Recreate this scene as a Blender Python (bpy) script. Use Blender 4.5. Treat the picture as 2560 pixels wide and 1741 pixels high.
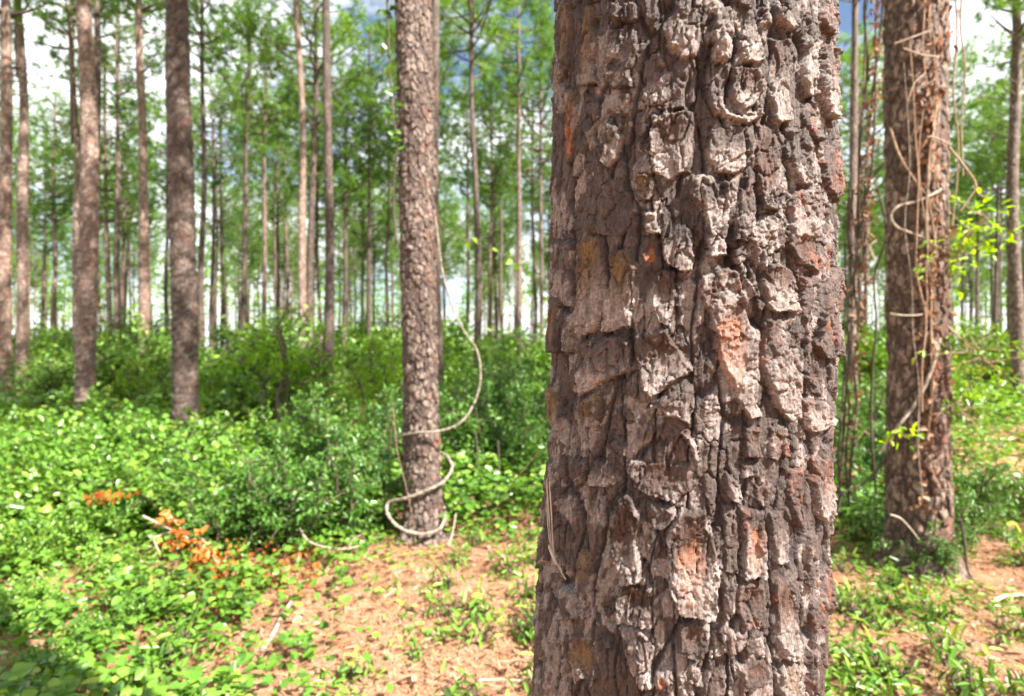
import bpy, math, random
import numpy as np

# ------------------------------------------------------------------ camera, world, sun, exposure
scene = bpy.context.scene
for o in list(bpy.data.objects):
    bpy.data.objects.remove(o)
COL = scene.collection
R_ = math.radians
CAM_H = 1.45
cam_d = bpy.data.cameras.new('camera')
cam = bpy.data.objects.new('camera', cam_d)
COL.objects.link(cam)
cam.location = (0, 0, CAM_H)
cam.rotation_euler = (R_(90), 0, 0)
cam_d.sensor_width = 36
cam_d.lens = 20
cam_d.clip_start = 0.02
cam_d.clip_end = 4000
cam_d.dof.use_dof = True
cam_d.dof.focus_distance = 0.635
cam_d.dof.aperture_fstop = 5.0
cam_d.dof.aperture_blades = 9
scene.camera = cam

SUN_AZ, SUN_EL = R_(55), R_(46)          # azimuth from straight behind the camera towards the right
SUN_DIR = np.array([math.sin(SUN_AZ) * math.cos(SUN_EL), -math.cos(SUN_AZ) * math.cos(SUN_EL), math.sin(SUN_EL)])
world = bpy.data.worlds.new('World')
scene.world = world
world.use_nodes = True
nt = world.node_tree
nt.nodes.clear()
wo = nt.nodes.new('ShaderNodeOutputWorld')
bg = nt.nodes.new('ShaderNodeBackground')
sky = nt.nodes.new('ShaderNodeTexSky')
sky.sky_type = 'NISHITA'
sky.sun_disc = False
sky.sun_elevation = SUN_EL
sky.sun_rotation = math.pi - SUN_AZ      # clockwise from +Y
sky.air_density = 1.0
sky.dust_density = 0.6
sky.ozone_density = 1.4
tcw = nt.nodes.new('ShaderNodeTexCoord')
mpw = nt.nodes.new('ShaderNodeMapping')
mpw.inputs['Scale'].default_value = (1, 1, 1.7)
mpw.inputs['Location'].default_value = (0.35, 0.2, 0.1)
cn = nt.nodes.new('ShaderNodeTexNoise')
cn.inputs['Scale'].default_value = 3.4
cn.inputs['Detail'].default_value = 9
cn.inputs['Roughness'].default_value = 0.58
cr = nt.nodes.new('ShaderNodeValToRGB')
cr.color_ramp.elements[0].position = 0.41
cr.color_ramp.elements[0].color = (0, 0, 0, 1)
cr.color_ramp.elements[1].position = 0.545
cr.color_ramp.elements[1].color = (1, 1, 1, 1)
cm = nt.nodes.new('ShaderNodeMix')
cm.data_type = 'RGBA'
cm.inputs[7].default_value = (10.0, 10.2, 10.6, 1)
nt.links.new(tcw.outputs['Generated'], mpw.inputs['Vector'])
nt.links.new(mpw.outputs['Vector'], cn.inputs['Vector'])
nt.links.new(cn.outputs['Fac'], cr.inputs['Fac'])
nt.links.new(cr.outputs['Color'], cm.inputs[0])
nt.links.new(sky.outputs['Color'], cm.inputs[6])
nt.links.new(cm.outputs[2], bg.inputs['Color'])
bg.inputs['Strength'].default_value = 0.05
nt.links.new(bg.outputs['Background'], wo.inputs['Surface'])

sd = bpy.data.lights.new('sun', 'SUN')
sd.energy = 5.0
sd.angle = R_(0.53)
sd.color = (1.0, 0.95, 0.86)
sun = bpy.data.objects.new('sun', sd)
COL.objects.link(sun)
sun.rotation_euler = (SUN_EL - math.pi / 2, 0, 0)
import mathutils
sun.rotation_euler = mathutils.Vector(SUN_DIR).to_track_quat('Z', 'Y').to_euler()
sun.location = (6, -6, 12)

scene.view_settings.view_transform = 'Standard'
scene.view_settings.look = 'None'
scene.view_settings.exposure = 2.0
scene.view_settings.gamma = 1.0
scene.render.engine = 'CYCLES'
cy = scene.cycles
cy.use_denoising = True
cy.denoiser = 'OPENIMAGEDENOISE'
cy.max_bounces = 7
cy.diffuse_bounces = 2
cy.glossy_bounces = 2
cy.transmission_bounces = 4
cy.sample_clamp_indirect = 8
cy.use_adaptive_sampling = True
cy.adaptive_threshold = 0.015

# ------------------------------------------------------------------ helpers
S = 2560 / 2324.0          # measurements were read off the photograph at 2324 px width
F = 20 / 36 * 2560

def P(x, y, d):
    """point at depth d that the photograph shows at (x, y)"""
    return np.array([(x * S - 1280) / F * d, d, CAM_H - (y * S - 870.5) / F * d])

_tabs = {}
def vnoise(x, y, seed=0):
    t = _tabs.get(seed)
    if t is None:
        t = _tabs[seed] = np.random.RandomState(seed + 77).rand(256, 256).astype(np.float32) * 2 - 1
    x = np.asarray(x, np.float32); y = np.asarray(y, np.float32)
    xf = np.floor(x); yf = np.floor(y)
    fx = x - xf; fy = y - yf
    xi = xf.astype(np.int32) & 255; yi = yf.astype(np.int32) & 255
    fx = fx * fx * (3 - 2 * fx); fy = fy * fy * (3 - 2 * fy)
    x1 = (xi + 1) & 255; y1 = (yi + 1) & 255
    a = t[xi, yi]; b = t[x1, yi]; c = t[xi, y1]; d = t[x1, y1]
    return (a + (b - a) * fx) + ((c + (d - c) * fx) - (a + (b - a) * fx)) * fy

def fbm(x, y, seed=0, o=4, g=0.5):
    s = 0; a = 1.0; n = 0
    for i in range(o):
        s = s + a * vnoise(x * 2 ** i + i * 17.3, y * 2 ** i + i * 9.1, seed + i)
        n += a; a *= g
    return s / n

def sstep(a, b, x):
    t = np.clip((x - a) / (b - a), 0, 1)
    return t * t * (3 - 2 * t)

def mesh_np(name, verts, faces, mat=None, smooth=False, attrs=None):
    verts = np.ascontiguousarray(verts, np.float32)
    faces = np.ascontiguousarray(faces, np.int32)
    me = bpy.data.meshes.new(name)
    me.vertices.add(len(verts))
    me.vertices.foreach_set('co', verts.ravel())
    k = faces.shape[1]
    me.loops.add(faces.size)
    me.loops.foreach_set('vertex_index', faces.ravel())
    me.polygons.add(len(faces))
    me.polygons.foreach_set('loop_start', np.arange(0, faces.size, k, dtype=np.int32))
    if smooth:
        me.polygons.foreach_set('use_smooth', np.ones(len(faces), bool))
    for nm, arr in (attrs or {}).items():
        if arr.ndim == 2:
            a = me.attributes.new(nm, 'FLOAT_COLOR', 'POINT')
            c = np.ones((len(arr), 4), np.float32); c[:, :3] = arr
            a.data.foreach_set('color', c.ravel())
        else:
            a = me.attributes.new(nm, 'FLOAT', 'POINT')
            a.data.foreach_set('value', np.ascontiguousarray(arr, np.float32))
    me.update(calc_edges=True)
    if mat:
        me.materials.append(mat)
    return me

def obj(name, me, parent=None, loc=None):
    o = bpy.data.objects.new(name, me)
    COL.objects.link(o)
    if parent:
        o.parent = parent
    if loc is not None:
        o.location = loc
    return o

def thing(name, label, cat, loc=(0, 0, 0), rz=0, group=None):
    o = obj(name, None, None, loc)
    o.rotation_euler = (0, 0, rz)
    return tag(o, label, cat, group)

def tag(o, label=None, cat=None, group=None, kind=None):
    if label: o['label'] = label
    if cat: o['category'] = cat
    if group: o['group'] = group
    if kind: o['kind'] = kind
    return o

class MB:
    """collects triangles / quads of one part"""
    def __init__(s):
        s.v = []; s.f = []; s.a = []; s.n = 0
    def add(s, v, f, a=None):
        v = np.asarray(v, np.float32); f = np.asarray(f, np.int64)
        s.v.append(v); s.f.append(f + s.n); s.n += len(v)
        s.a.append(np.full(len(v), 0.5, np.float32) if a is None else np.asarray(a, np.float32))
        return s
    def tube(s, pts, r, seg=6, a=None, jit=0):
        pts = np.asarray(pts, float)
        n = len(pts)
        r = np.full(n, r) if np.isscalar(r) else np.asarray(r, float)
        tg = np.gradient(pts, axis=0)
        tg /= np.linalg.norm(tg, axis=1)[:, None] + 1e-9
        up = np.array([0.31, 0.17, 0.93])
        x = np.cross(tg, up); bad = np.linalg.norm(x, axis=1) < 0.15
        x[bad] = np.cross(tg[bad], np.array([1.0, 0.2, 0]))
        x /= np.linalg.norm(x, axis=1)[:, None]
        y = np.cross(tg, x)
        th = np.arange(seg) * 2 * math.pi / seg
        rr = r[:, None] * (1 + (jit * np.random.RandomState(n).randn(n, seg) if jit else 0))
        v = pts[:, None, :] + rr[..., None] * (np.cos(th)[None, :, None] * x[:, None, :] + np.sin(th)[None, :, None] * y[:, None, :])
        i = np.arange(n - 1)[:, None] * seg; j = np.arange(seg)[None, :]; j2 = (j + 1) % seg
        f = np.stack([i + j, i + j2, i + seg + j2, i + seg + j], -1).reshape(-1, 4)
        s.add(v.reshape(-1, 3), f, None if a is None else np.full(n * seg, a))
        for k, b in ((0, pts[0]), ((n - 1) * seg, pts[-1])):        # caps
            c = np.vstack([v.reshape(-1, 3)[k:k + seg], b[None]])
            q = np.array([[m, (m + 1) % seg, seg, seg] for m in range(seg)])
            s.add(c, np.array([[a_, b_, c_, c_] for a_, b_, c_, _ in q]), None if a is None else np.full(seg + 1, a))
        return s
    def build(s, name, mat, parent=None, smooth=True):
        me = to_mesh(name, np.concatenate(s.v), np.concatenate(s.f), mat, smooth, {'tint': np.concatenate(s.a)})
        return obj(name, me, parent)

def to_mesh(name, v, f, mat, smooth, attrs):
    """quads whose last two corners agree become triangles"""
    f = np.asarray(f, np.int64)
    tri = f[:, 2] == f[:, 3]
    if not tri.any():
        return mesh_np(name, v, f, mat, smooth, attrs)
    q = f[~tri]
    t = np.vstack([f[tri][:, :3], q[:, [0, 1, 2]], q[:, [0, 2, 3]]])
    return mesh_np(name, v, t, mat, smooth, attrs)

def spline(pts, n=8):
    p = np.asarray(pts, float)
    p = np.vstack([2 * p[0] - p[1], p, 2 * p[-1] - p[-2]])
    out = []
    for i in range(1, len(p) - 2):
        t = np.linspace(0, 1, n, endpoint=False)[:, None]
        a, b, c, d = p[i - 1], p[i], p[i + 1], p[i + 2]
        out.append(0.5 * (2 * b + (c - a) * t + (2 * a - 5 * b + 4 * c - d) * t ** 2 + (3 * b - a - 3 * c + d) * t ** 3))
    out.append(p[-2][None])
    return np.vstack(out)

def norm(v):
    return v / (np.linalg.norm(v, axis=-1, keepdims=True) + 1e-9)

def leaves(pos, d, nrm, L, W, fold=0.25, droop=0.15):
    """elliptic folded leaves: (N,6,3) verts, two quads each"""
    pos = np.asarray(pos, float); n = len(pos)
    d = norm(d); side = norm(np.cross(d, nrm)); up = np.cross(side, d)
    L = np.broadcast_to(L, n)[:, None]; W = np.broadcast_to(W, n)[:, None]
    b = pos; t = pos + d * L - up * L * droop
    l1 = pos + d * L * .3 + side * W * .46 + up * W * fold; l2 = pos + d * L * .72 + side * W * .36 + up * (W * fold * .8 - L * droop * .5)
    r1 = pos + d * L * .3 - side * W * .46 + up * W * fold; r2 = pos + d * L * .72 - side * W * .36 + up * (W * fold * .8 - L * droop * .5)
    v = np.stack([b, l1, l2, t, r2, r1], 1).reshape(-1, 3)
    k = np.arange(n)[:, None] * 6
    f = np.concatenate([k + np.array([[0, 3, 2, 1]]), k + np.array([[0, 5, 4, 3]])])
    return v, f

# ------------------------------------------------------------------ materials
def mat_new(name):
    m = bpy.data.materials.new(name); m.use_nodes = True
    n = m.node_tree.nodes; n.clear()
    return m, n, m.node_tree.links

def ramp(n, stops):
    r = n.new('ShaderNodeValToRGB')
    e = r.color_ramp.elements
    while len(e) < len(stops): e.new(0.5)
    for i, (p, c) in enumerate(stops):
        e[i].position = p; e[i].color = (*c, 1)
    return r

def mat_leaf(name, stops, trans=0.4, rough=0.45, spec=0.4):
    m, n, l = mat_new(name)
    out = n.new('ShaderNodeOutputMaterial')
    at = n.new('ShaderNodeAttribute'); at.attribute_name = 'tint'
    oi = n.new('ShaderNodeObjectInfo')
    ad = n.new('ShaderNodeMath'); ad.operation = 'MULTIPLY_ADD'; ad.inputs[1].default_value = 0.22; 
    l.new(oi.outputs['Random'], ad.inputs[0]); 
    sb = n.new('ShaderNodeMath'); sb.operation = 'SUBTRACT'; sb.inputs[1].default_value = 0.11
    l.new(at.outputs['Fac'], ad.inputs[2]); l.new(ad.outputs[0], sb.inputs[0])
    r = ramp(n, stops); l.new(sb.outputs[0], r.inputs['Fac'])
    p = n.new('ShaderNodeBsdfPrincipled')
    p.inputs['Roughness'].default_value = rough
    p.inputs['Specular IOR Level'].default_value = spec
    t = n.new('ShaderNodeBsdfTranslucent')
    hs = n.new('ShaderNodeHueSaturation'); hs.inputs['Hue'].default_value = 0.485; hs.inputs['Saturation'].default_value = 1.15; hs.inputs['Value'].default_value = 1.5
    mx = n.new('ShaderNodeMixShader'); mx.inputs[0].default_value = trans
    l.new(r.outputs['Color'], p.inputs['Base Color']); l.new(r.outputs['Color'], hs.inputs['Color']); l.new(hs.outputs['Color'], t.inputs['Color'])
    l.new(p.outputs[0], mx.inputs[1]); l.new(t.outputs[0], mx.inputs[2]); l.new(mx.outputs[0], out.inputs['Surface'])
    return m

def mat_bark_detail(name='bark_detail', grain=1.0):
    m, n, l = mat_new(name)
    out = n.new('ShaderNodeOutputMaterial'); p = n.new('ShaderNodeBsdfPrincipled')
    at = n.new('ShaderNodeAttribute'); at.attribute_name = 'bark_color'
    tc = n.new('ShaderNodeTexCoord')
    mp = n.new('ShaderNodeMapping'); mp.inputs['Scale'].default_value = (1, 1, 0.22)
    l.new(tc.outputs['Object'], mp.inputs['Vector'])
    fib = n.new('ShaderNodeTexNoise'); fib.inputs['Scale'].default_value = 420 / grain; fib.inputs['Detail'].default_value = 5; fib.inputs['Roughness'].default_value = .65
    l.new(mp.outputs['Vector'], fib.inputs['Vector'])
    cr_ = n.new('ShaderNodeTexNoise'); cr_.inputs['Scale'].default_value = 260 / grain; cr_.inputs['Detail'].default_value = 6; cr_.inputs['Roughness'].default_value = .7
    l.new(tc.outputs['Object'], cr_.inputs['Vector'])
    rp = ramp(n, [(0.25, (0.5, 0.47, 0.46)), (0.5, (0.95, 0.95, 0.95)), (0.75, (1.5, 1.5, 1.5))])
    l.new(fib.outputs['Fac'], rp.inputs['Fac'])
    rp2 = ramp(n, [(0.3, (0.62, 0.58, 0.55)), (0.5, (1.0, 1.0, 1.0)), (0.7, (1.4, 1.42, 1.42))])
    l.new(cr_.outputs['Fac'], rp2.inputs['Fac'])
    m1 = n.new('ShaderNodeMix'); m1.data_type = 'RGBA'; m1.blend_type = 'MULTIPLY'; m1.inputs[0].default_value = 1
    m2 = n.new('ShaderNodeMix'); m2.data_type = 'RGBA'; m2.blend_type = 'MULTIPLY'; m2.inputs[0].default_value = 1
    l.new(at.outputs['Color'], m1.inputs[6]); l.new(rp.outputs['Color'], m1.inputs[7])
    l.new(m1.outputs[2], m2.inputs[6]); l.new(rp2.outputs['Color'], m2.inputs[7])
    m3 = n.new('ShaderNodeMix'); m3.data_type = 'RGBA'; m3.blend_type = 'MULTIPLY'; m3.inputs[0].default_value = 1
    oi = n.new('ShaderNodeObjectInfo')
    l.new(m2.outputs[2], m3.inputs[6]); l.new(oi.outputs['Color'], m3.inputs[7])
    l.new(m3.outputs[2], p.inputs['Base Color'])
    p.inputs['Roughness'].default_value = 0.62; p.inputs['Specular IOR Level'].default_value = 0.35
    ad = n.new('ShaderNodeMath'); ad.operation = 'ADD'
    l.new(fib.outputs['Fac'], ad.inputs[0]); l.new(cr_.outputs['Fac'], ad.inputs[1])
    bp = n.new('ShaderNodeBump'); bp.inputs['Strength'].default_value = 0.9; bp.inputs['Distance'].default_value = 0.003 * grain
    l.new(ad.outputs[0], bp.inputs['Height']); l.new(bp.outputs[0], p.inputs['Normal'])
    l.new(p.outputs[0], out.inputs['Surface'])
    return m

def mat_noise(name, stops, scale=20, stretch=(1, 1, 1), bump=0.01, rough=0.8, detail=6, coord='Object'):
    m, n, l = mat_new(name)
    out = n.new('ShaderNodeOutputMaterial'); p = n.new('ShaderNodeBsdfPrincipled')
    tc = n.new('ShaderNodeTexCoord'); mp = n.new('ShaderNodeMapping'); mp.inputs['Scale'].default_value = stretch
    l.new(tc.outputs[coord], mp.inputs['Vector'])
    t = n.new('ShaderNodeTexNoise'); t.inputs['Scale'].default_value = scale; t.inputs['Detail'].default_value = detail; t.inputs['Roughness'].default_value = .65
    l.new(mp.outputs[0], t.inputs['Vector'])
    r = ramp(n, stops); l.new(t.outputs['Fac'], r.inputs['Fac']); l.new(r.outputs['Color'], p.inputs['Base Color'])
    p.inputs['Roughness'].default_value = rough; p.inputs['Specular IOR Level'].default_value = 0.25
    b = n.new('ShaderNodeBump'); b.inputs['Distance'].default_value = bump; b.inputs['Strength'].default_value = 0.8
    l.new(t.outputs['Fac'], b.inputs['Height']); l.new(b.outputs[0], p.inputs['Normal'])
    l.new(p.outputs[0], out.inputs['Surface'])
    return m

M_BARK = mat_bark_detail()
M_BARK_MID = mat_bark_detail('bark_mid', 3.0)
M_BARK_FAR = mat_bark_detail('bark_far', 6.0)
M_LIMB = mat_noise('limb_bark', [(0.3, (0.05, 0.037, 0.03)), (0.7, (0.17, 0.125, 0.1))], 18, (1, 1, .4))
M_NEEDLE = mat_leaf('pine_needles', [(0.0, (0.06, 0.14, 0.025)), (0.45, (0.115, 0.235, 0.034)), (1.0, (0.21, 0.34, 0.06))], 0.4, 0.5, 0.3)
M_LEAF = mat_leaf('vine_leaf', [(0.0, (0.05, 0.115, 0.02)), (0.4, (0.10, 0.225, 0.024)), (0.8, (0.185, 0.315, 0.045)), (1.0, (0.33, 0.38, 0.07))], 0.24, 0.33, 0.42)
M_SHRUB = mat_leaf('shrub_leaf', [(0.0, (0.035, 0.095, 0.024)), (0.45, (0.075, 0.19, 0.026)), (1.0, (0.17, 0.30, 0.055))], 0.22, 0.3, 0.42)
M_BRIGHT = mat_leaf('bright_leaf', [(0.0, (0.11, 0.26, 0.02)), (0.5, (0.20, 0.38, 0.03)), (1.0, (0.34, 0.46, 0.05))], 0.5, 0.4, 0.4)
M_ORANGE = mat_leaf('dead_orange_leaf', [(0.0, (0.2, 0.05, 0.012)), (0.5, (0.48, 0.15, 0.025)), (1.0, (0.62, 0.3, 0.09))], 0.35, 0.6, 0.2)
M_DEADLEAF = mat_leaf('dead_brown_leaf', [(0.0, (0.09, 0.04, 0.02)), (0.5, (0.26, 0.14, 0.08)), (1.0, (0.42, 0.29, 0.2))], 0.2, 0.6, 0.2)
M_STRAW = mat_leaf('pine_straw', [(0.0, (0.2, 0.085, 0.04)), (0.5, (0.42, 0.23, 0.13)), (1.0, (0.62, 0.43, 0.3))], 0.15, 0.6, 0.25)
M_STEM = mat_noise('twig_bark', [(0.3, (0.06, 0.045, 0.03)), (0.7, (0.16, 0.12, 0.085))], 60)
M_PALE = mat_noise('weathered_stick', [(0.3, (0.24, 0.185, 0.135)), (0.7, (0.46, 0.385, 0.31))], 60, (1, 1, 1), 0.003)
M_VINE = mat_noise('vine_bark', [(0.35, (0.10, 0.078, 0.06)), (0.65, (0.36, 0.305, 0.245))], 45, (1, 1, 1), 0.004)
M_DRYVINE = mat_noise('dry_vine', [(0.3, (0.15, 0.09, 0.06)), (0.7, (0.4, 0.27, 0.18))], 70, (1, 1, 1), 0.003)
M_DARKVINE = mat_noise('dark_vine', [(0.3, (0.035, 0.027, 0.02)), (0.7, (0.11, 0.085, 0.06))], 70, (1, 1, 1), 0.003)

# ------------------------------------------------------------------ bark relief
def win(ax, c, r):
    return slice(int(np.searchsorted(ax, c - r)), int(np.searchsorted(ax, c + r)))

def cells(ua, va, Uw, Vw, w, h, seed, reach=2.3):
    """anisotropic Voronoi: cell id, distance to the border (in u metres), offset from the seed"""
    rs = np.random.RandomState(seed)
    nu = max(3, int((ua[-1] - ua[0]) / w) + 1); nv = max(3, int((va[-1] - va[0]) / h) + 1)
    f1 = np.full(Uw.shape, 9.0, np.float32); f2 = f1.copy(); idm = np.zeros(Uw.shape, np.int32)
    su, sv = [], []
    k = 0
    for i in range(nu + 1):
        for j in range(nv + 1):
            cu = ua[0] + (i + rs.rand() * .9) * w; cv = va[0] + (j + 0.5 * (i % 2) + rs.rand() * .9) * h
            su.append(cu); sv.append(cv)
            a = win(ua, cu, w * reach); b = win(va, cv, h * reach)
            if a.start < a.stop and b.start < b.stop:
                d = ((Uw[a, b] - cu) / w) ** 2 + ((Vw[a, b] - cv) / h) ** 2
                p1, p2, pi = f1[a, b], f2[a, b], idm[a, b]
                m = d < p1
                f2[a, b] = np.where(m, p1, np.minimum(p2, d))
                f1[a, b] = np.where(m, d, p1)
                idm[a, b] = np.where(m, k, pi)
            k += 1
    d = (np.sqrt(f2) - np.sqrt(f1)) * 0.5 * w
    su = np.array(su, np.float32); sv = np.array(sv, np.float32)
    return idm, d, (Uw - su[idm]) / w, (Vw - sv[idm]) / h, k, su, sv

def poly_sdf(x, y, poly):
    poly = np.asarray(poly, np.float32); n = len(poly)
    d = np.full(x.shape, 1e9, np.float32); ins = np.zeros(x.shape, bool)
    for i in range(n):
        ax, ay = poly[i]; bx, by = poly[(i + 1) % n]
        ex, ey = bx - ax, by - ay
        t = np.clip(((x - ax) * ex + (y - ay) * ey) / (ex * ex + ey * ey + 1e-12), 0, 1)
        d = np.minimum(d, (x - ax - t * ex) ** 2 + (y - ay - t * ey) ** 2)
        c = ((ay > y) != (by > y)) & (x < (bx - ax) * (y - ay) / (by - ay + 1e-12) + ax)
        ins ^= c
    d = np.sqrt(d)
    return np.where(ins, d, -d)

def terrace(e, n, nz):
    """laminated flank: e in 0..1 becomes steps"""
    x = e * n + nz
    f = np.floor(x); r = x - f
    return np.clip((f + sstep(0.55, 1.0, r) - nz) / n, 0, 1)

PALETTE = np.array([[0.100, 0.074, 0.064], [0.178, 0.138, 0.120], [0.110, 0.085, 0.078], [0.560, 0.500, 0.455],
                    [0.190, 0.100, 0.074], [0.300, 0.120, 0.072], [0.250, 0.172, 0.095], [0.200, 0.160, 0.150]], np.float32)

def bark(R, ua, va, seed, cell, depth, traced=(), flake=(0.011, 0.019), fine=1.0, lo=0.25, crusty=.6):
    U, V = np.meshgrid(ua.astype(np.float32), va.astype(np.float32), indexing='ij')
    s = cell[0] / 0.034
    wz = 1.0 if len(traced) else 2.4                              # how ragged the plate outlines are
    Uw = U + wz * s * (0.0055 * fbm(U / (.035 * s), V / (.06 * s), seed, 3) + 0.0022 * fbm(U / (.009 * s), V / (.012 * s), seed + 5, 3))
    Vw = V + wz * s * (0.0100 * fbm(U / (.03 * s), V / (.05 * s), seed + 9, 3) + 0.0030 * fbm(U / (.007 * s), V / (.008 * s), seed + 14, 3))
    Ut = U + .0022 * fbm(U / .03, V / .05, seed + 200, 2) + .0034 * fbm(U / .009, V / .011, seed + 205, 4, .62)
    Vt = V + .0030 * fbm(U / .03, V / .04, seed + 210, 2) + .0042 * fbm(U / .008, V / .010, seed + 215, 4, .62)
    rs = np.random.RandomState(seed + 1)
    idm, d, ou, ov, n, su, sv = cells(ua, va, Uw, Vw, cell[0], cell[1], seed)
    ph = rs.uniform(lo, 0.50 if len(traced) else 1.0, n).astype(np.float32) * depth
    tilt = rs.uniform(0.1, 0.4, n).astype(np.float32) * depth
    lam = 0.5 * fbm(U / (.012 * s), V / (.05 * s), seed + 20, 2)
    e = np.clip(d / ((0.0034 if len(traced) else .0052) * s), 0, 1)
    e = 0.25 * e ** .6 + 0.75 * terrace(e, 4, lam)
    H = ph[idm] * e - tilt[idm] * ov * 0.45 * e
    pid = np.where(d > 0.0012 * s, idm, -1)
    own = np.full(U.shape, -1, np.int32)
    red = np.clip(0.25 + 0.25 * np.sin(U / R) + 0.5 * fbm(U / .08, V / .12, seed + 30, 2), 0, 1)
    scoopm = np.zeros(U.shape, np.float32); pale = np.zeros(U.shape, np.float32); orange = np.zeros(U.shape, np.float32); ochre = np.zeros(U.shape, np.float32)
    base_n = n
    for k, (flags, poly) in enumerate(traced):
        poly = np.asarray(poly, np.float32)
        lo_, hi_ = poly.min(0), poly.max(0)
        m = 0.012
        a = slice(int(np.searchsorted(ua, lo_[0] - m)), int(np.searchsorted(ua, hi_[0] + m)))
        b = slice(int(np.searchsorted(va, lo_[1] - m)), int(np.searchsorted(va, hi_[1] + m)))
        if a.stop - a.start < 3 or b.stop - b.start < 3: continue
        x, y = Ut[a, b], Vt[a, b]
        sd_ = poly_sdf(x, y, poly)
        hv = max(hi_[1] - lo_[1], 1e-3); hu = max(hi_[0] - lo_[0], 1e-3)
        tv = (y - lo_[1]) / hv; tu = (x - lo_[0]) / hu          # tv 0 at the lower lip
        top = depth * (rs.uniform(0.72, 1.05) if 'l' not in flags else rs.uniform(.45, .6)) * (1.18 if 'h' in flags else 1)
        wid = 0.0040 - 0.0024 * sstep(.3, .0, tv)                 # sides flake off in steps, the lower lip breaks sharply
        e = np.clip(sd_ / wid, 0, 1)
        e = 0.2 * e ** .6 + 0.8 * terrace(e, 5, lam[a, b])
        h = top * e - (tv - 0.45) * depth * rs.uniform(.15, .4) * e
        h = h + .0013 * np.exp(-((sd_ - wid * .95) / .0013) ** 2) * sstep(-.3, .3, fbm(x / .012, y / .012, k + 7, 2))
        if 's' in flags:
            g = np.exp(-(((tu - .5 - 0.08 * fbm(x / .02, y / .02, k, 2)) / .30) ** 2 + ((tv - .64) / .27) ** 2) ** 1.5)
            h = h - 0.34 * depth * g
            scoopm[a, b] = np.maximum(scoopm[a, b], np.where(sd_ > 0, g, 0))
        if 'o' in flags:
            g = np.exp(-(((tu - .48) / .26) ** 2 + ((tv - .40) / .33) ** 2) ** 2)
            orange[a, b] = np.maximum(orange[a, b], np.where(sd_ > 0, g, 0)); h = h - 0.1 * depth * g
        if 'y' in flags:
            g = np.exp(-(((tu - .5) / .36) ** 2 + ((tv - .62) / .4) ** 2) ** 2)
            ochre[a, b] = np.maximum(ochre[a, b], np.where(sd_ > 0, g, 0))
        if 'r' in flags: red[a, b] = np.where(sd_ > 0, np.clip(red[a, b] + .45, 0, 1), red[a, b])
        if 'p' in flags: pale[a, b] = np.where(sd_ > 0, sstep(.75, .2, tv), pale[a, b])
        mk = (sd_ > -0.0004) & (h > H[a, b])
        H[a, b] = np.where(mk, h, H[a, b])
        pid[a, b] = np.where(mk, base_n + k, np.where((sd_ > -0.002) & (sd_ < 0), -1, pid[a, b]))
        d[a, b] = np.where(mk, sd_, d[a, b])
    # layers that have split off: larger scales with broken edges
    if len(traced):
        i4, d4, u4, v4, n4, _, _ = cells(ua, va, Ut + .004 * fbm(U / .012, V / .02, seed + 301, 3), Vt + .006 * fbm(U / .01, V / .012, seed + 302, 3), .0135, .034, seed + 6)
        f4 = rs.rand(n4).astype(np.float32)
        H += (.0036 * f4[i4] ** 1.6 * sstep(0, .0013, d4) - .0022 * v4 * rs.rand(n4).astype(np.float32)[i4]) * (1 - .7 * scoopm) - .0022 * sstep(.0012, 0, d4) * sstep(.4, .8, f4[i4])
    if len(traced):                                              # bark splits along thin layers
        xq = H / .0019 + .9 * fbm(U / .02, V / .03, seed + 320, 2); fq = np.floor(xq)
        H += .7 * .0019 * (fq + sstep(.62, .98, xq - fq) - xq + .5)
    # crusty flakes on the plates
    crust = sstep(-.55, .25, fbm(U / .045 / s, V / .07 / s, seed + 40, 3)) * (1 - .75 * scoopm)
    i2, d2, u2, v2, n2, _, _ = cells(ua, va, Uw + .0035 * fbm(U / .006, V / .006, seed + 3, 2), Vw, flake[0], flake[1], seed + 2)
    fh = rs.rand(n2).astype(np.float32)
    rim = np.exp(-((d2 / (.0011 * flake[0] / .011)) ** 2)) * sstep(.35, .8, rs.rand(n2).astype(np.float32)[i2])
    H += crust * fine * (0.0026 * fh[i2] * sstep(0, .0012 * flake[0] / .011, d2) - .0014 * v2 * rs.rand(n2).astype(np.float32)[i2] + .0013 * rim)
    # cracks: long splits with the grain, short ones across it
    ck = np.abs(fbm(Uw / (.013 * s), Vw / (.11 * s), seed + 90, 2)); cw = np.abs(fbm(Uw / (.05 * s), Vw / (.018 * s), seed + 95, 2))
    gate = sstep(-.1, .3, fbm(U / (.03 * s), V / (.06 * s), seed + 97, 2)); gate2 = sstep(.1, .35, fbm(U / (.02 * s), V / (.02 * s), seed + 98, 2))
    H -= .0035 * sstep(.0022 * s, .0, d)
    H -= (.0048 * sstep(.075, .0, ck) * gate + .003 * sstep(.05, .0, cw) * gate2) * min(s, 1.6)
    grain = fbm(Uw / (.0045 * s), Vw / (.05 * s), seed + 99, 3)
    H += .0021 * grain * (1 - .6 * crust)
    fl3 = None
    if flake[0] < 0.02:
        i3, d3, u3, v3, n3, _, _ = cells(ua, va, Uw + .002 * fbm(U / .003, V / .003, seed + 33, 2), Vw + .002 * fbm(U / .003, V / .004, seed + 34, 2), flake[0] * .42, flake[1] * .42, seed + 4)
        f3 = rs.rand(n3).astype(np.float32)
        H += (0.25 + .75 * crust) * fine * 0.0016 * f3[i3] * sstep(0, .0009, d3) * (1 - .6 * scoopm)
        fl3 = f3[i3]
    H += 0.0011 * fine * fbm(U / .010, V / .014, seed + 50, 3) + 0.0013 * np.abs(fbm(Ut / .0042, Vt / .0065, seed + 60, 3)) * (.4 + .9 * crust)
    # bark colour, with sunlit lips and furrow shade painted in
    c2 = rs.rand(n2).astype(np.float32)[i2]; pc = rs.rand(n + len(traced) + 1).astype(np.float32)[pid]
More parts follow.
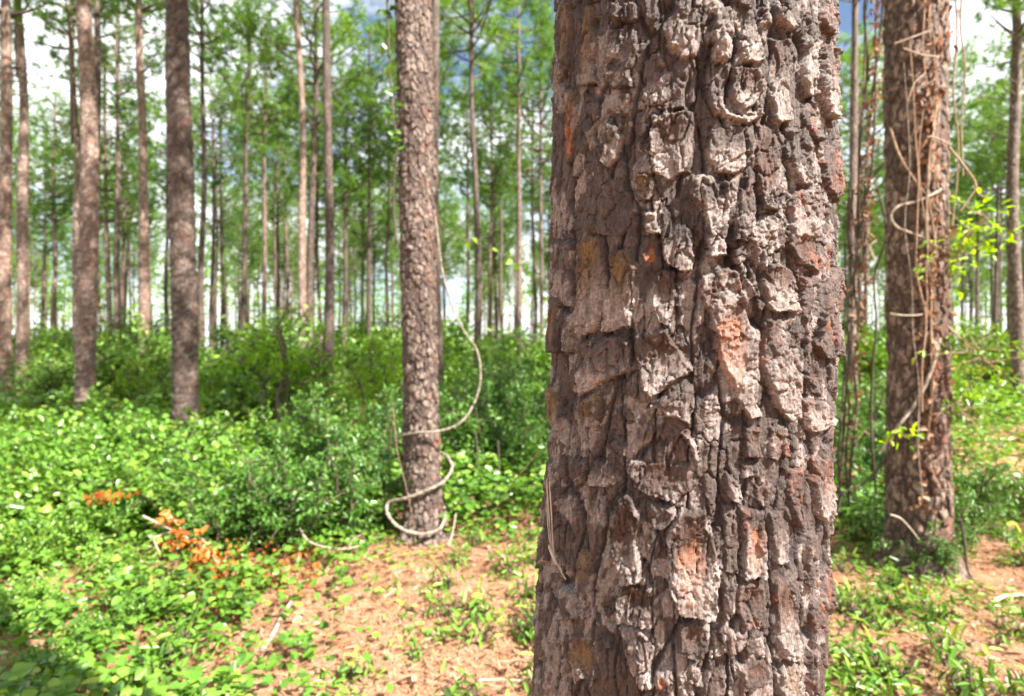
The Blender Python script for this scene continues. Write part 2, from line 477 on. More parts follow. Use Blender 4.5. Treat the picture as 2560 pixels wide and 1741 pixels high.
    mixw = np.clip(.5 * pc + .5 * c2 + .25 * fbm(U / .02, V / .03, seed + 70, 2), 0, 1)
    C = PALETTE[0] * (1 - mixw[..., None]) + PALETTE[1] * mixw[..., None]
    C = C * (1 - .45 * sstep(.75, .95, c2)[..., None])
    def lay(C, w, col): return C * (1 - w[..., None]) + np.asarray(col, np.float32) * w[..., None]
    C = lay(C, crusty * sstep(.60, .82, crust * (.35 + .65 * c2) + .2 * (fl3 if fl3 is not None else .5)), PALETTE[3])
    cr1 = fl3 if fl3 is not None else c2
    C = lay(C, .8 * sstep(.50, .8, red * (.35 + .65 * c2) + .35 * (cr1 - .5) + .06 + .42 * fbm(U / .007, V / .011, seed + 77, 3)), PALETTE[4])
    C = lay(C, .9 * sstep(.86, .97, red * .55 + .55 * cr1 * c2 + .12 * cr1), PALETTE[5])
    C = lay(C, .9 * np.clip(scoopm * (0.8 + .8 * fbm(U / .006, V / .012, seed + 80, 3)), 0, 1), (0.128, 0.066, 0.040))
    C = lay(C, .8 * np.clip(ochre * (0.75 + .9 * fbm(U / .008, V / .02, seed + 81, 3)), 0, 1), (0.30, 0.185, 0.075))
    C = lay(C, .95 * sstep(.3, .8, orange * (0.85 + .5 * fbm(U / .004, V / .012, seed + 82, 3))), (0.46, 0.185, 0.088))
    C = lay(C, .68 * np.clip(pale * (.7 + .6 * (cr1 - .3)), 0, 1), (0.62, 0.55, 0.50))  # lower lips of plates, lightened in colour to look sunlit
    fur_shade = np.maximum(sstep((.0024 if len(traced) else .0045) * s, 0.0003, d), .8 * sstep(.06, 0, ck) * gate)
    C = lay(C, .85 * fur_shade, (0.060, 0.047, 0.049))  # dark furrow tissue, darkened further in colour for crevice shade
    return U, V, H, pid, C, (su, sv, base_n)

def grid_faces(nu, nv):
    i = np.arange(nu - 1)[:, None] * nv; j = np.arange(nv - 1)[None, :]
    return np.stack([i + j, i + nv + j, i + nv + j + 1, i + j + 1], -1).reshape(-1, 4)

def axis(segs):
    """segs: (start, stop, step) joined end to end"""
    return np.unique(np.concatenate([np.arange(a, b, s) for a, b, s in segs] + [[segs[-1][1]]]))

def bark_trunk(root, c, front, R, ua, va, seed, cell, depth, mat, radius_fn, axis_fn, n_parts, traced=(), shear=0.3, flake=(.011, .019), fine=1.0, vis=(0, 9), name='trunk', lo=.25, crusty=.6, tone=1.0):
    """trunk mesh (furrows and far side) + bark_plate children cut from one relief"""
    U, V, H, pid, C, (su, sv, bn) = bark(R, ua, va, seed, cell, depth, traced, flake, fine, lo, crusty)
    th = U / R
    H[-1] = H[0]; C[-1] = C[0]; pid[-1] = -1; pid[0] = -1
    fr = np.asarray(front, float) / np.linalg.norm(front); rt = np.array([-fr[1], fr[0]])
    r = radius_fn(V, th) + H
    ax = axis_fn(V)
    z = V - shear * H * sstep(0, .05, V)
    X = ax[0] + r * (fr[0] * np.cos(th) + rt[0] * np.sin(th)); Y = ax[1] + r * (fr[1] * np.cos(th) + rt[1] * np.sin(th))
    co = np.stack([X, Y, z], -1).reshape(-1, 3).astype(np.float32)
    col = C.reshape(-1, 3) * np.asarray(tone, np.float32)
    fa = grid_faces(len(ua), len(va))
    pf = pid.reshape(-1)[fa]
    fid = np.where((pf == pf[:, :1]).all(1), pf[:, 0], -1)
    order = np.argsort(fid, kind='stable'); sf = fid[order]
    ids, st, ct = np.unique(sf, return_index=True, return_counts=True)
    cen = np.array([[th.reshape(-1)[fa[order[s + c_ // 2]][0]], V.reshape(-1)[fa[order[s + c_ // 2]][0]]] for s, c_ in zip(st, ct)])
    cand = [(-(1e9 if i >= bn else 0) - ct[k] * 1.0, k) for k, i in enumerate(ids) if i >= 0 and abs(cen[k, 0]) < 1.45 and vis[0] < cen[k, 1] < vis[1] and ct[k] > 25]
    cand.sort()
    keep = [k for _, k in cand[:n_parts]]
    used = np.zeros(len(fa), bool)
    trunk = None
    parts = []
    for k in keep:
        sel = order[st[k]:st[k] + ct[k]]
        gi, gj = np.divmod(sel, len(va) - 1); gi = gi - gi.min(); gj = gj - gj.min()
        lab = np.zeros((gi.max() + 3, gj.max() + 3), np.int64); lab[gi + 1, gj + 1] = np.arange(1, len(sel) + 1); on = lab > 0
        for _ in range(900):                                      # spread the largest index through each connected patch
            m = np.maximum.reduce([lab, np.roll(lab, 1, 0), np.roll(lab, -1, 0), np.roll(lab, 1, 1), np.roll(lab, -1, 1)]) * on
            if (m == lab).all(): break
            lab = m
        lv = lab[gi + 1, gj + 1]; q_, c_ = np.unique(lv, return_counts=True); sel = sel[lv == q_[c_.argmax()]]
        used[sel] = True
        parts.append(fa[sel])
    rest = fa[~used]
    def sub(nm, f, parent):
        uq, inv = np.unique(f, return_inverse=True)
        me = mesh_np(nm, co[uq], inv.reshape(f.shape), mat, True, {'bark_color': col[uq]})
        return obj(nm, me, parent)
    trunk = sub(name, rest, root)
    for f in parts:
        sub('bark_plate', f, trunk)
    return trunk

# ------------------------------------------------------------------ ground
def gz(x, y):
    x = np.asarray(x, np.float32); y = np.asarray(y, np.float32)
    return 0.05 * fbm(x / 2.3 + 40, y / 2.3 + 40, 900, 3) + 0.10 * fbm(x / 9.0 + 20, y / 9.0 + 20, 910, 2) * sstep(2, 10, np.hypot(x, y))

def axg(n, near, far):
    t = np.linspace(-1, 1, n)
    return np.sign(t) * (near * np.abs(t) + (far - near) * np.abs(t) ** 5)

gx = axg(240, 16, 900); gy = axg(240, 16, 900) + 4
GX, GY = np.meshgrid(gx, gy, indexing='ij')
gv = np.stack([GX, GY, gz(GX, GY)], -1).reshape(-1, 3)

def ground_material():
    m, n, l = mat_new('pine_straw_ground')
    out = n.new('ShaderNodeOutputMaterial'); p = n.new('ShaderNodeBsdfPrincipled')
    tc = n.new('ShaderNodeTexCoord')
    def noise(sc, st=(1, 1, 1), rot=0, det=6):
        mp = n.new('ShaderNodeMapping'); mp.inputs['Scale'].default_value = st; mp.inputs['Rotation'].default_value = (0, 0, rot)
        l.new(tc.outputs['Object'], mp.inputs['Vector'])
        t = n.new('ShaderNodeTexNoise'); t.inputs['Scale'].default_value = sc; t.inputs['Detail'].default_value = det; t.inputs['Roughness'].default_value = .7
        l.new(mp.outputs[0], t.inputs['Vector']); return t
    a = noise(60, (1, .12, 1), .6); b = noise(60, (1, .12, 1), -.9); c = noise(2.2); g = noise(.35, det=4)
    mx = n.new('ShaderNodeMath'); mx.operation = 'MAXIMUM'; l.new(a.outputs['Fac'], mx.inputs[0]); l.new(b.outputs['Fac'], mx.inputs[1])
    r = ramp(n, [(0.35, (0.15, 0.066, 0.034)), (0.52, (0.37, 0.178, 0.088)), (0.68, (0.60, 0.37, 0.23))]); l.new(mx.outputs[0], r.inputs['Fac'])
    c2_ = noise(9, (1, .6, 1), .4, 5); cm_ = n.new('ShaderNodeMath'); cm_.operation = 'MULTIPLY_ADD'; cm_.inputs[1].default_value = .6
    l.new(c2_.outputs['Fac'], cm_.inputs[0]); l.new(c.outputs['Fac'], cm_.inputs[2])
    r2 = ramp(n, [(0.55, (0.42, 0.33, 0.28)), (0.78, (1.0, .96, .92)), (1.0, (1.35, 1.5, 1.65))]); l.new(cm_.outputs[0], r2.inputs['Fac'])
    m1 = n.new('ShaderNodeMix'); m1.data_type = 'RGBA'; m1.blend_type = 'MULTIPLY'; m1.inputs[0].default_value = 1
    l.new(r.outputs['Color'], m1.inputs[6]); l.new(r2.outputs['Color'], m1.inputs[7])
    # moss and small herbs further out, where single leaves cannot be told apart
    gl = n.new('ShaderNodeVectorMath'); gl.operation = 'LENGTH'; l.new(tc.outputs['Object'], gl.inputs[0])
    mr = n.new('ShaderNodeMapRange'); mr.inputs[1].default_value = 9; mr.inputs[2].default_value = 26; l.new(gl.outputs['Value'], mr.inputs[0])
    ad = n.new('ShaderNodeMath'); ad.operation = 'MULTIPLY'; rg = ramp(n, [(0.3, (0.45, 0.45, 0.45)), (0.6, (1, 1, 1))]); l.new(g.outputs['Fac'], rg.inputs['Fac'])
    l.new(mr.outputs[0], ad.inputs[0]); l.new(rg.outputs['Color'], ad.inputs[1])
    gc = ramp(n, [(0.3, (0.04, 0.1, 0.02)), (0.7, (0.11, 0.19, 0.045))]); l.new(c.outputs['Fac'], gc.inputs['Fac'])
    m2 = n.new('ShaderNodeMix'); m2.data_type = 'RGBA'; l.new(ad.outputs[0], m2.inputs[0]); l.new(m1.outputs[2], m2.inputs[6]); l.new(gc.outputs['Color'], m2.inputs[7])
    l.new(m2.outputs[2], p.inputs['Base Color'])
    p.inputs['Roughness'].default_value = 0.85; p.inputs['Specular IOR Level'].default_value = 0.2
    bp = n.new('ShaderNodeBump'); bp.inputs['Distance'].default_value = 0.008; bp.inputs['Strength'].default_value = 1
    l.new(mx.outputs[0], bp.inputs['Height']); l.new(bp.outputs[0], p.inputs['Normal']); l.new(p.outputs[0], out.inputs['Surface'])
    return m

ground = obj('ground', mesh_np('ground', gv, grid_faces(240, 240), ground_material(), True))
tag(ground, 'orange brown pine straw forest floor', 'ground', kind='structure')

# ------------------------------------------------------------------ crowns shared by all pines
def make_crown(seed, h=9.5, rad=2.5, tufts=800, blades=20):
    """limbs and needle tufts; origin at the crown's lower end on the trunk axis"""
    rs = np.random.RandomState(seed)
    mb = MB(); pos = []
    z = 0.0
    while z < h - .5:
        t = z / h
        prof = rad * (math.sin(math.pi * min(1, (t * .80 + .16))) ** .8) * (1.0 if t > .12 else .7)
        k = rs.randint(3, 6); a0 = rs.rand() * 6.28
        for q in range(k):
            if rs.rand() < .14: continue
            a = a0 + q * 6.28 / k + rs.randn() * .3
            L = prof * rs.uniform(.6, 1.2); rise = L * rs.uniform(.25, .9)
            n = 6; s = np.linspace(0, 1, n)
            pts = np.stack([np.cos(a + .25 * s * rs.randn()) * L * s, np.sin(a + .25 * s * rs.randn()) * L * s, z + rise * s ** 1.4 - .15 * L * s * (1 - s)], 1)
            mb.tube(pts, np.linspace(.045, .010, n) * (1.2 - .6 * t), 4)
            m = max(4, int(L * 9))
            for _ in range(m):
                u = 1.03 - .5 * rs.rand() ** 1.6
                b = np.array([np.interp(u, s, pts[:, i]) for i in range(3)])
                off = rs.randn(3) * np.array([.27, .27, .22]) * (.4 + .5 * u) * min(1.2, L / 1.5)
                e = b + off
                if rs.rand() < .4: mb.tube([b, (b + e) / 2 + [0, 0, .03], e], [.012, .009, .006], 3)
                pos.append(e)
                for _ in range(rs.randint(0, 3)): pos.append(e + rs.randn(3) * .14)
        z += rs.uniform(.32, .6)
    for _ in range(30): pos.append([rs.randn() * .25, rs.randn() * .25, h - .5 + rs.rand() * .7])
    for _ in range(16):
        a = rs.rand() * 6.28; z = -rs.rand() * 2.5; L = rs.uniform(.25, 1.3)
        mb.tube([[0, 0, z], [math.cos(a) * L * .5, math.sin(a) * L * .5, z + L * .12], [math.cos(a + .2) * L, math.sin(a + .2) * L, z + L * rs.uniform(-.15, .3)]], [.022, .015, .006], 4)
    mb.tube([[0, 0, -2.6], [0, 0, 0], [0, 0, h * .5], [0.02, 0, h]], [.04, .075, .05, .012], 6)
    pos = np.array(pos)
    if len(pos) > tufts: pos = pos[rs.permutation(len(pos))[:tufts]]
    n = len(pos) * blades
    base = np.repeat(pos, blades, 0)
    d = norm(rs.randn(n, 3) + np.array([0, 0, .45]))
    sd_ = norm(np.cross(d, rs.randn(n, 3)))
    L = rs.uniform(.17, .30, (n, 1)); W = rs.uniform(.009, .017, (n, 1))
    b0 = base + d * .02 - [0, 0, .0]
    v = np.stack([b0 - sd_ * W, b0 + sd_ * W, base + d * L - [0, 0, .03]], 1).reshape(-1, 3)
    f = np.arange(n * 3).reshape(-1, 3)
    tint = np.repeat(np.repeat(np.clip(rs.normal(.45, .22, len(pos)), 0, 1), blades), 3)
    foliage = mesh_np('crown', v, f, M_NEEDLE, False, {'tint': tint})
    limbs = to_mesh('limbs', np.concatenate(mb.v), np.concatenate(mb.f), M_LIMB, True, {})
    return foliage, limbs

CROWNS = [make_crown(11, 7.2, 2.4), make_crown(12, 6.5, 2.7), make_crown(13, 8.0, 2.3), make_crown(14, 6.0, 2.2), make_crown(15, 7.0, 2.8)]
CH = [7.2, 6.5, 8.0, 6.0, 7.0]

def add_crown(root, axis_top, base_h, rs, k=None, s=1.0):
    k = rs.randint(len(CROWNS)) if k is None else k
    fo, li = CROWNS[k]
    a = rs.rand() * 6.28
    for nm, me in (('crown', fo), ('limbs', li)):
        o = obj(nm, me, root)
        o.location = (axis_top[0], axis_top[1], base_h); o.rotation_euler = (0, 0, a); o.scale = (s, s, s)

# ------------------------------------------------------------------ the big pine in front
HX, HY = 0.7906 * math.sin(R_(16.85)), 0.7906 * math.cos(R_(16.85))
HR = 0.1715
hfront = np.array([-HX, -HY]) / math.hypot(HX, HY); hright = np.array([-hfront[1], hfront[0]])

def hero_axis(V):
    d = 0.038 * np.minimum(0, V - 1.4) + 0.008 * np.maximum(0, V - 1.4)
    return HX + d, HY + 0 * V

def px_to_bark(px, py):
    """photograph pixel -> (arc, height) on the trunk, through the real ray"""
    z = CAM_H
    for _ in range(3):
        dx, dy = (px - 1280) / F, 1.0
        cx, cy_ = hero_axis(np.array(z)); Rr = HR + .008
        a = dx * dx + 1; b = -2 * (dx * cx + cy_); c = cx * cx + cy_ * cy_ - Rr * Rr
        q = max(b * b - 4 * a * c, 0.0)
        t = (-b - math.sqrt(q)) / (2 * a)
        z = CAM_H - (py - 870.5) / F * t
    hx, hy = dx * t - float(cx), t - float(cy_)
    th = math.atan2(hx * hright[0] + hy * hright[1], hx * hfront[0] + hy * hfront[1])
    return th * HR, z

# outlines of the bark plates, read off three enlargements of the trunk (origin row 0 / 550 / 1141)
PL0 = """y 215,0 285,0 290,200 270,420 215,540 205,300
yh 360,10 430,20 470,240 440,420 470,560 330,560 320,430 370,250
 510,0 740,20 740,120 690,170 610,150 520,110
 540,170 730,190 740,330 690,460 700,580 560,600 480,500 530,330
yoh 240,560 330,590 350,700 330,900 280,1100 240,900 260,700
 370,600 470,640 480,800 430,880 360,1150 290,1180 330,950
l 480,630 700,600 690,730 640,780 520,770
ph 520,760 600,830 640,900 600,1050 560,1100 500,1060 520,900
l 750,400 870,330 950,400 1020,560 1030,720 900,730 760,700 740,550
ph 880,130 1050,30 1160,100 1150,260 1120,380 1030,400 930,310 870,220
p 1210,60 1340,20 1370,180 1300,430 1220,440 1200,280
p 1380,20 1600,60 1620,170 1540,190 1550,400 1400,420 1360,300 1400,150
sph 1320,430 1540,420 1560,600 1450,720 1400,750 1310,640
ph 1130,560 1270,580 1290,720 1400,770 1540,680 1550,760 1420,830 1260,790 1170,680
ph 1650,10 1760,60 1800,180 1730,190 1640,110
sp 1600,230 1760,220 1770,400 1740,600 1760,790 1620,790 1580,600 1660,420
p 1830,60 1960,100 1930,330 1920,600 1850,610 1810,500 1850,250
r 1970,0 2050,0 2050,230 2000,200 1950,90
rph 1960,250 2060,310 2050,450 2040,600 2060,780 1980,740 1950,560
r 1830,640 1910,630 1950,940 1880,900 1820,780
sph 810,750 1100,730 1110,850 1090,1000 1030,1130 940,1190 820,1140 790,900
p 1180,830 1450,830 1500,920 1480,1080 1330,1150 1220,1120 1150,1000
s 1500,800 1640,810 1680,980 1690,1180 1650,1390 1540,1370 1490,1200 1470,1000
 1730,830 1830,830 1900,960 1890,1200 1790,1220 1740,1050
rh 1960,1000 2090,880 2080,1250 2040,1340 1960,1150
y 720,1130 800,1120 870,1220 810,1330 730,1320 690,1220
l 400,900 500,950 510,1140 620,1180 690,1260 720,1400 640,1560 420,1560 400,1220 370,1120
ph 1060,1140 1200,1130 1320,1180 1340,1450 1250,1580 1170,1560 1130,1370 1040,1280
 1370,1220 1480,1230 1500,1400 1480,1580 1340,1580 1350,1400
p 1520,1400 1680,1410 1720,1580 1500,1580
rp 1760,1230 1930,1220 1960,1400 1900,1560 1740,1540 1720,1350
ph 750,1370 860,1400 880,1560 770,1560
l 890,1320 1010,1290 1080,1400 1090,1580 930,1580"""
PL1 = """ypsh 340,140 400,90 480,130 510,350 500,560 470,700 400,745 325,735 330,560 320,380
ypsh 520,210 690,180 730,330 720,560 690,700 560,740 490,720 500,520 530,360
os 750,140 880,140 870,260 760,320 730,220
ph 870,150 1050,0 1100,200 1100,320 1000,330 900,290
ph 1180,0 1330,0 1310,230 1190,250 1150,120
 1340,120 1440,200 1560,560 1500,620 1420,440 1320,220
p 1450,20 1700,30 1700,200 1580,240 1540,370 1470,250
sph 1560,260 1700,270 1760,330 1720,450 1780,580 1640,590 1560,580 1500,420
rs 1720,50 1950,100 1940,280 1880,330 1790,280 1700,150
sp 850,330 980,320 990,480 930,680 860,680 800,560 820,420
orph 1130,350 1300,290 1370,320 1400,430 1450,620 1490,720 1530,1000 1500,1140 1530,1280 1450,1310 1350,1140 1240,900 1190,640 1120,450
sph 690,730 920,690 960,780 1100,960 1100,1000 930,1080 850,1160 760,1060 700,880
ph 340,770 650,740 690,830 700,960 500,1080 360,1170 340,1000 380,880
y 130,480 180,520 220,700 210,860 140,870
 170,130 310,120 320,400 310,560 200,560 150,350
 240,580 320,600 300,860 250,900 230,720
y 140,1060 200,1090 250,1300 230,1400 160,1370 130,1200
yh 360,1190 470,1110 510,1260 460,1390 380,1340
ph 840,1180 1080,1060 1120,1200 1060,1340 1000,1300 860,1260
ph 860,1290 960,1320 1100,1450 1140,1581 1090,1560 1000,1400
rph 1560,640 1650,600 1780,600 1790,850 1770,1290 1700,1320 1640,1250 1540,1000 1510,800
r 1800,350 1900,340 1870,560 1860,860 1810,880 1800,600
rh 1960,420 2060,260 2070,450 2040,640 2070,860 1960,910 1890,820 1900,640
s 1830,920 1900,900 1960,980 1930,1160 1860,1130 1810,1050
rp 1800,1150 1990,1180 2030,1320 1900,1400 1820,1380
rs 1420,1350 1540,1360 1550,1560 1420,1560
r 1570,1350 1700,1350 1720,1560 1580,1560
l 500,1400 700,1480 660,1570 540,1500"""
PL2 = """ 270,0 390,10 390,140 330,200 290,100
p 420,10 600,60 610,150 540,200 400,190
s 650,30 1080,20 1090,200 980,290 870,260 690,220
sh 570,250 700,230 760,340 750,560 760,800 620,830 570,700 530,500
 770,260 980,310 1000,380 900,490 830,450 780,350
osph 900,480 1010,340 1170,320 1230,520 1260,760 1220,1060 1100,1040 1000,1010 930,880 920,650
p 1300,80 1400,160 1430,290 1330,280 1300,180
rp 1380,20 1540,20 1520,110 1400,160
s 1480,180 1600,170 1580,300 1540,330 1490,280
l 1270,310 1360,330 1400,540 1390,780 1280,760 1270,540
orph 1380,320 1560,340 1560,520 1570,790 1410,790 1380,560
p 1570,340 1680,360 1730,540 1710,720 1630,700 1590,540
r 1720,60 1820,70 1800,350 1820,480 1760,470 1700,250
rph 1890,0 2010,0 2000,260 1960,440 1900,380 1880,200
r 1830,500 1920,480 1890,700 1880,880 1810,850 1820,650
sh 600,840 860,830 880,1000 840,1120 740,1100 590,1060 570,950
ph 600,1090 740,1100 840,1200 820,1400 820,1540 720,1480 650,1350 610,1200
sh 990,1090 1080,1070 1210,1120 1200,1280 1130,1340 990,1290
p 1260,800 1380,820 1360,1000 1300,1100 1260,1000
rs 1390,820 1560,820 1540,1000 1500,1130 1390,1100 1350,1000
srph 1620,780 1730,800 1760,950 1770,1130 1800,1310 1680,1330 1620,1200 1610,950
rp 1290,1120 1430,1120 1420,1220 1340,1340 1300,1300
oh 850,1390 970,1340 960,1440 870,1540 830,1460
rsh 1370,1370 1520,1310 1600,1400 1580,1560 1380,1570
y 1650,1360 1780,1340 1780,1480 1690,1580 1640,1560
y 350,570 400,620 450,700 440,900 350,870 340,700
h 230,830 330,860 350,1060 240,1050
ysh 290,1170 350,1150 450,1260 480,1400 450,1500 380,1440 300,1300
 90,20 200,20 230,300 160,460 80,450 70,200
 60,470 160,480 150,700 80,740 50,600
r 1840,920 1930,900 1920,1180 1850,1220
r 1960,700 2000,730 2000,950 1940,1000
r 1830,1250 1930,1240 1960,1400 1900,1570 1820,1500
l 1010,1330 1150,1330 1150,1520 1040,1500"""
TRACED = []
for oy, txt in ((0, PL0), (550, PL1), (1141, PL2)):
    for line in txt.split('\n'):
        head, *pts = line.split(' ')
        TRACED.append((head, [px_to_bark(1320 + float(a) / 2.635, oy + float(b) / 2.635) for a, b in (p.split(',') for p in pts)]))

def hero_radius(V, th):
    return HR * (1 - .012 * np.maximum(V - 1.4, 0)) * (1 + .35 * np.exp(-np.maximum(V, 0) / .16)) + .004 * np.sin(2 * th + 1.3 * V) + .004 * fbm(th * 1.2 + 9, V * 2.2, 61, 2) + .016 * sstep(1.32, 1.02, V) * sstep(-.2, -1.3, th)

hero = thing('pine_tree', 'large pine trunk with thick flaky reddish grey bark plates standing close by', 'tree')
PI = math.pi
hua = np.unique(np.concatenate([np.linspace(-PI, -1.62, 40), np.arange(-1.62, 1.62, .00106 / HR), np.linspace(1.62, PI, 40)])) * HR
hva = axis([(-.06, .93, .011), (.93, 1.96, .00108), (1.96, 2.6, .009), (2.6, 10, .1)])
bark_trunk(hero, None, hfront, HR, hua, hva, 5, (.027, .130), .0094, M_BARK, hero_radius, hero_axis, 300, TRACED, .20, fine=1.0, vis=(.9, 2.0), lo=.03, crusty=.62, tone=(.575, .54, .55))
rs_h = np.random.RandomState(1)
add_crown(hero, (HX + .06, HY), 9.3, rs_h, 0)

# ------------------------------------------------------------------ the two middle pines
def mid_tree(x, depth, R, seed, label, lean, cell, top, n_parts, name_crown, tone):
    c = P(x, 800, depth)
    root = thing('pine_tree', label, 'tree')
    fr = np.array([-c[0], -c[1]])
    ua = np.unique(np.concatenate([np.linspace(-PI, -1.75, 24), np.arange(-1.75, 1.75, .0046 / R), np.linspace(1.75, PI, 24)])) * R
    va = axis([(-.05, top, .0052), (top, 10, .06)])
    z0 = float(gz(c[0], c[1]))
    ax = lambda V: (c[0] + lean[0] * (V - 1.4) + lean[1] * np.minimum(V - 1.4, 0) ** 2, c[1] + 0 * V)
    rad = lambda V, th: R * (1 - .022 * (V - 1.4)) * (1 + .55 * np.exp(-np.maximum(V, 0) / .13) * (1 + .35 * np.sin(5 * th + 1))) + .008 * np.sin(2 * th + V) + .008 * fbm(th + 3, V * 1.4, seed + 60, 2)
    bark_trunk(root, None, fr, R, ua, va, seed, cell, .019, M_BARK_MID, rad, ax, n_parts, (), .35, (.022, .03), .8, vis=(0, top), lo=.0, crusty=.5, tone=tone)
    root.location.z = z0
    add_crown(root, (c[0] + lean[0] * 8, c[1]), 9.2, np.random.RandomState(seed), name_crown)
    return root, c

T2, C2 = mid_tree(953, 4.25, .128, 21, 'scaly barked pine with a pale woody vine coiled round its base', (-.018, 0.0), (.034, .070), 4.3, 300, 1, (.70, .62, .57))
T3, C3 = mid_tree(2082, 3.70, .168, 31, 'stout shaded pine hung with dry vines and brown dead leaves', (-.004, 0.0), (.040, .120), 3.9, 300, 2, (.80, .66, .56))

# ------------------------------------------------------------------ the forest
def trunk_template(seed, R=.14, H=19.0, bend=.15):
    ua = np.linspace(-PI, PI, 41) * R
    va = axis([(-.1, 8.0, .024), (8.0, H, .12)])
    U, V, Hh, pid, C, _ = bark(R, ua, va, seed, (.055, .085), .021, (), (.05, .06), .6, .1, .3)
    th = U / R
    Hh[-1] = Hh[0]; C[-1] = C[0]
    r = (R * (1 - .80 * np.clip(V / H, 0, 1) ** 1.25) * (1 + .25 * np.exp(-np.maximum(V, 0) / .2)) + Hh * (1 - .6 * V / H) + .006 * np.sin(2 * th + V))
    r = r * np.where(V > H * .97, .6, 1)
    ax = bend * fbm(V * .13 + seed * 3.1, V * 0 + seed, seed + 3, 2) ; ay = bend * fbm(V * .13 + seed * 1.7, V * 0 + 7, seed + 8, 2)
    a0 = ax[0, np.searchsorted(va, 1.4)]; b0 = ay[0, np.searchsorted(va, 1.4)]
    co = np.stack([ax - a0 + r * np.sin(th), ay - b0 - r * np.cos(th), V - .3 * Hh], -1).reshape(-1, 3)
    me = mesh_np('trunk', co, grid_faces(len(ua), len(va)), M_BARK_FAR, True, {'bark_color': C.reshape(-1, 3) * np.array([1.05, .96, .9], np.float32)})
    tips = [(ax[0, np.searchsorted(va, h)] - a0, ay[0, np.searchsorted(va, h)] - b0) for h in np.arange(0, 19, .5)]
    return me, tips

TRUNKS = [trunk_template(101, bend=.10), trunk_template(102, bend=.22), trunk_template(103, bend=.14), trunk_template(104, bend=.30), trunk_template(105, bend=.18)]
frs = np.random.RandomState(42)

def pine(x, y, dia, height, label, group, lean=(0, 0), k=None, crown_frac=None, ck=None, cs=None):
    """one pine: trunk, limbs and needle crown (shared meshes)"""
    k = frs.randint(len(TRUNKS)) if k is None else k
    root = thing('pine_tree', label, 'tree', (x, y, float(gz(x, y)) - .03), 0, group)
    root.rotation_euler = (lean[1], lean[0], 0)
    me, tips = TRUNKS[k]
    o = obj('trunk', me, root)
    a = frs.rand() * 6.28
    s = dia / .285; zs = height / 19.0
    o.scale = (s, s, zs); o.rotation_euler = (0, 0, a)
    t_ = .62 if 'dark' in label else 1.4 if 'pale' in label else frs.uniform(.75, 1.15)
    o.color = (t_, t_ * .96, t_ * .92, 1)
    ck = frs.randint(len(CROWNS)) if ck is None else ck
    cs = cs or frs.uniform(.85, 1.12)
    ch = CH[ck] * cs
    bh = height - ch + .2
    tx, ty = tips[min(37, max(0, int((bh / zs) * 2)))]
    tx, ty = tx * s, ty * s
    cx, cy_ = tx * math.cos(a) - ty * math.sin(a), tx * math.sin(a) + ty * math.cos(a)
    fo, li = CROWNS[ck]; ra = frs.rand() * 6.28
    for nm, m in (('limbs', li), ('crown', fo)):
        c = obj(nm, m, root); c.location = (cx, cy_, bh); c.rotation_euler = (0, 0, ra); c.scale = (cs, cs, cs)
    return root

# trunks that can be told apart: x in the photograph, depth, diameter, height, lean, label
HAND = [
    (8, 14.0, .29, 18, .012, 'brown pine beside the slim pale pine at the edge of the clearing'),
    (52, 15.5, .27, 19, -.008, 'slim pale pine next to a brown one behind the vine thicket'),
    (197, 10.3, .31, 19, -.012, 'pale sunlit pine trunk kinked above its base in low vines'),
    (172, 19.5, .25, 18, .0, 'reddish slim pine just behind the pale kinked pine'),
    (212, 17.0, .24, 19, -.010, 'dark slim pine leaning behind the pale kinked pine'),
    (326, 17.0, .29, 19, -.002, 'pale pine with leafy vines wrapped round its foot'),
    (420, 7.7, .32, 19, -.004, 'dark rough barked pine rising from the green vine mound'),
    (456, 22.0, .24, 18, .002, 'slim brown pine just behind the dark rough barked pine'),
    (686, 17.5, .26, 19, -.006, 'pale pine of a close pair behind the bright green sapling'),
    (702, 20.5, .25, 18, .012, 'darker pine of a close pair behind the bright green sapling'),
    (746, 12.6, .215, 19, -.006, 'straight dark slim pine beside the bright green sapling'),
    (995, 11.5, .22, 19, -.016, 'slim dark pine close behind the vine coiled pine'),
    (1083, 19.0, .24, 17, -.006, 'dark pine with wide upward limbs beyond the vine coiled pine'),
    (1178, 24.0, .25, 18, -.002, 'reddish slim pine beyond the glossy shrub'),
    (1934, 12.0, .17, 17, .0, 'thin pine behind the curtain of dry hanging vines'),
    (2312, 15.0, .30, 18, -.008, 'straight brown pine beyond the stout shaded pine'),
]
PINES = []
for x, dpt, dia, h, ln, lb in HAND:
    p = P(x, 790, dpt)
    pine(p[0], p[1], dia, h, lb, None, (ln, 0))
    PINES.append((p[0], p[1]))
BEYOND = [(125, 'beyond the slim pale pine next to the brown one'), (262, 'beyond the pale kinked pine'), (373, 'beyond the pine with the vine wrapped foot'), (553, 'beyond the dark rough barked pine'),
          (716, 'beyond the bright green sapling'), (850, 'beyond the straight dark slim pine'), (1040, 'beyond the vine coiled pine'), (1240, 'between the vine coiled pine and the big trunk'), (1900, 'behind the big trunk'),
          (2010, 'between the big trunk and the stout shaded pine'), (2150, 'beyond the stout shaded pine'), (9999, 'past the straight brown pine')]
def beyond(x, y):
    px = (1280 + x / y * F) / S
    return next(t for lim, t in BEYOND if px < lim)
def far_label(x, y):
    w = beyond(x, y); k = 'slender brown pine' if y < 35 else 'thin distant pine' if y < 60 else 'hair thin far pine'
    return k + ' ' + w, ('slender pines ' if y < 35 else 'thin distant pines ' if y < 60 else 'farthest pines ') + w
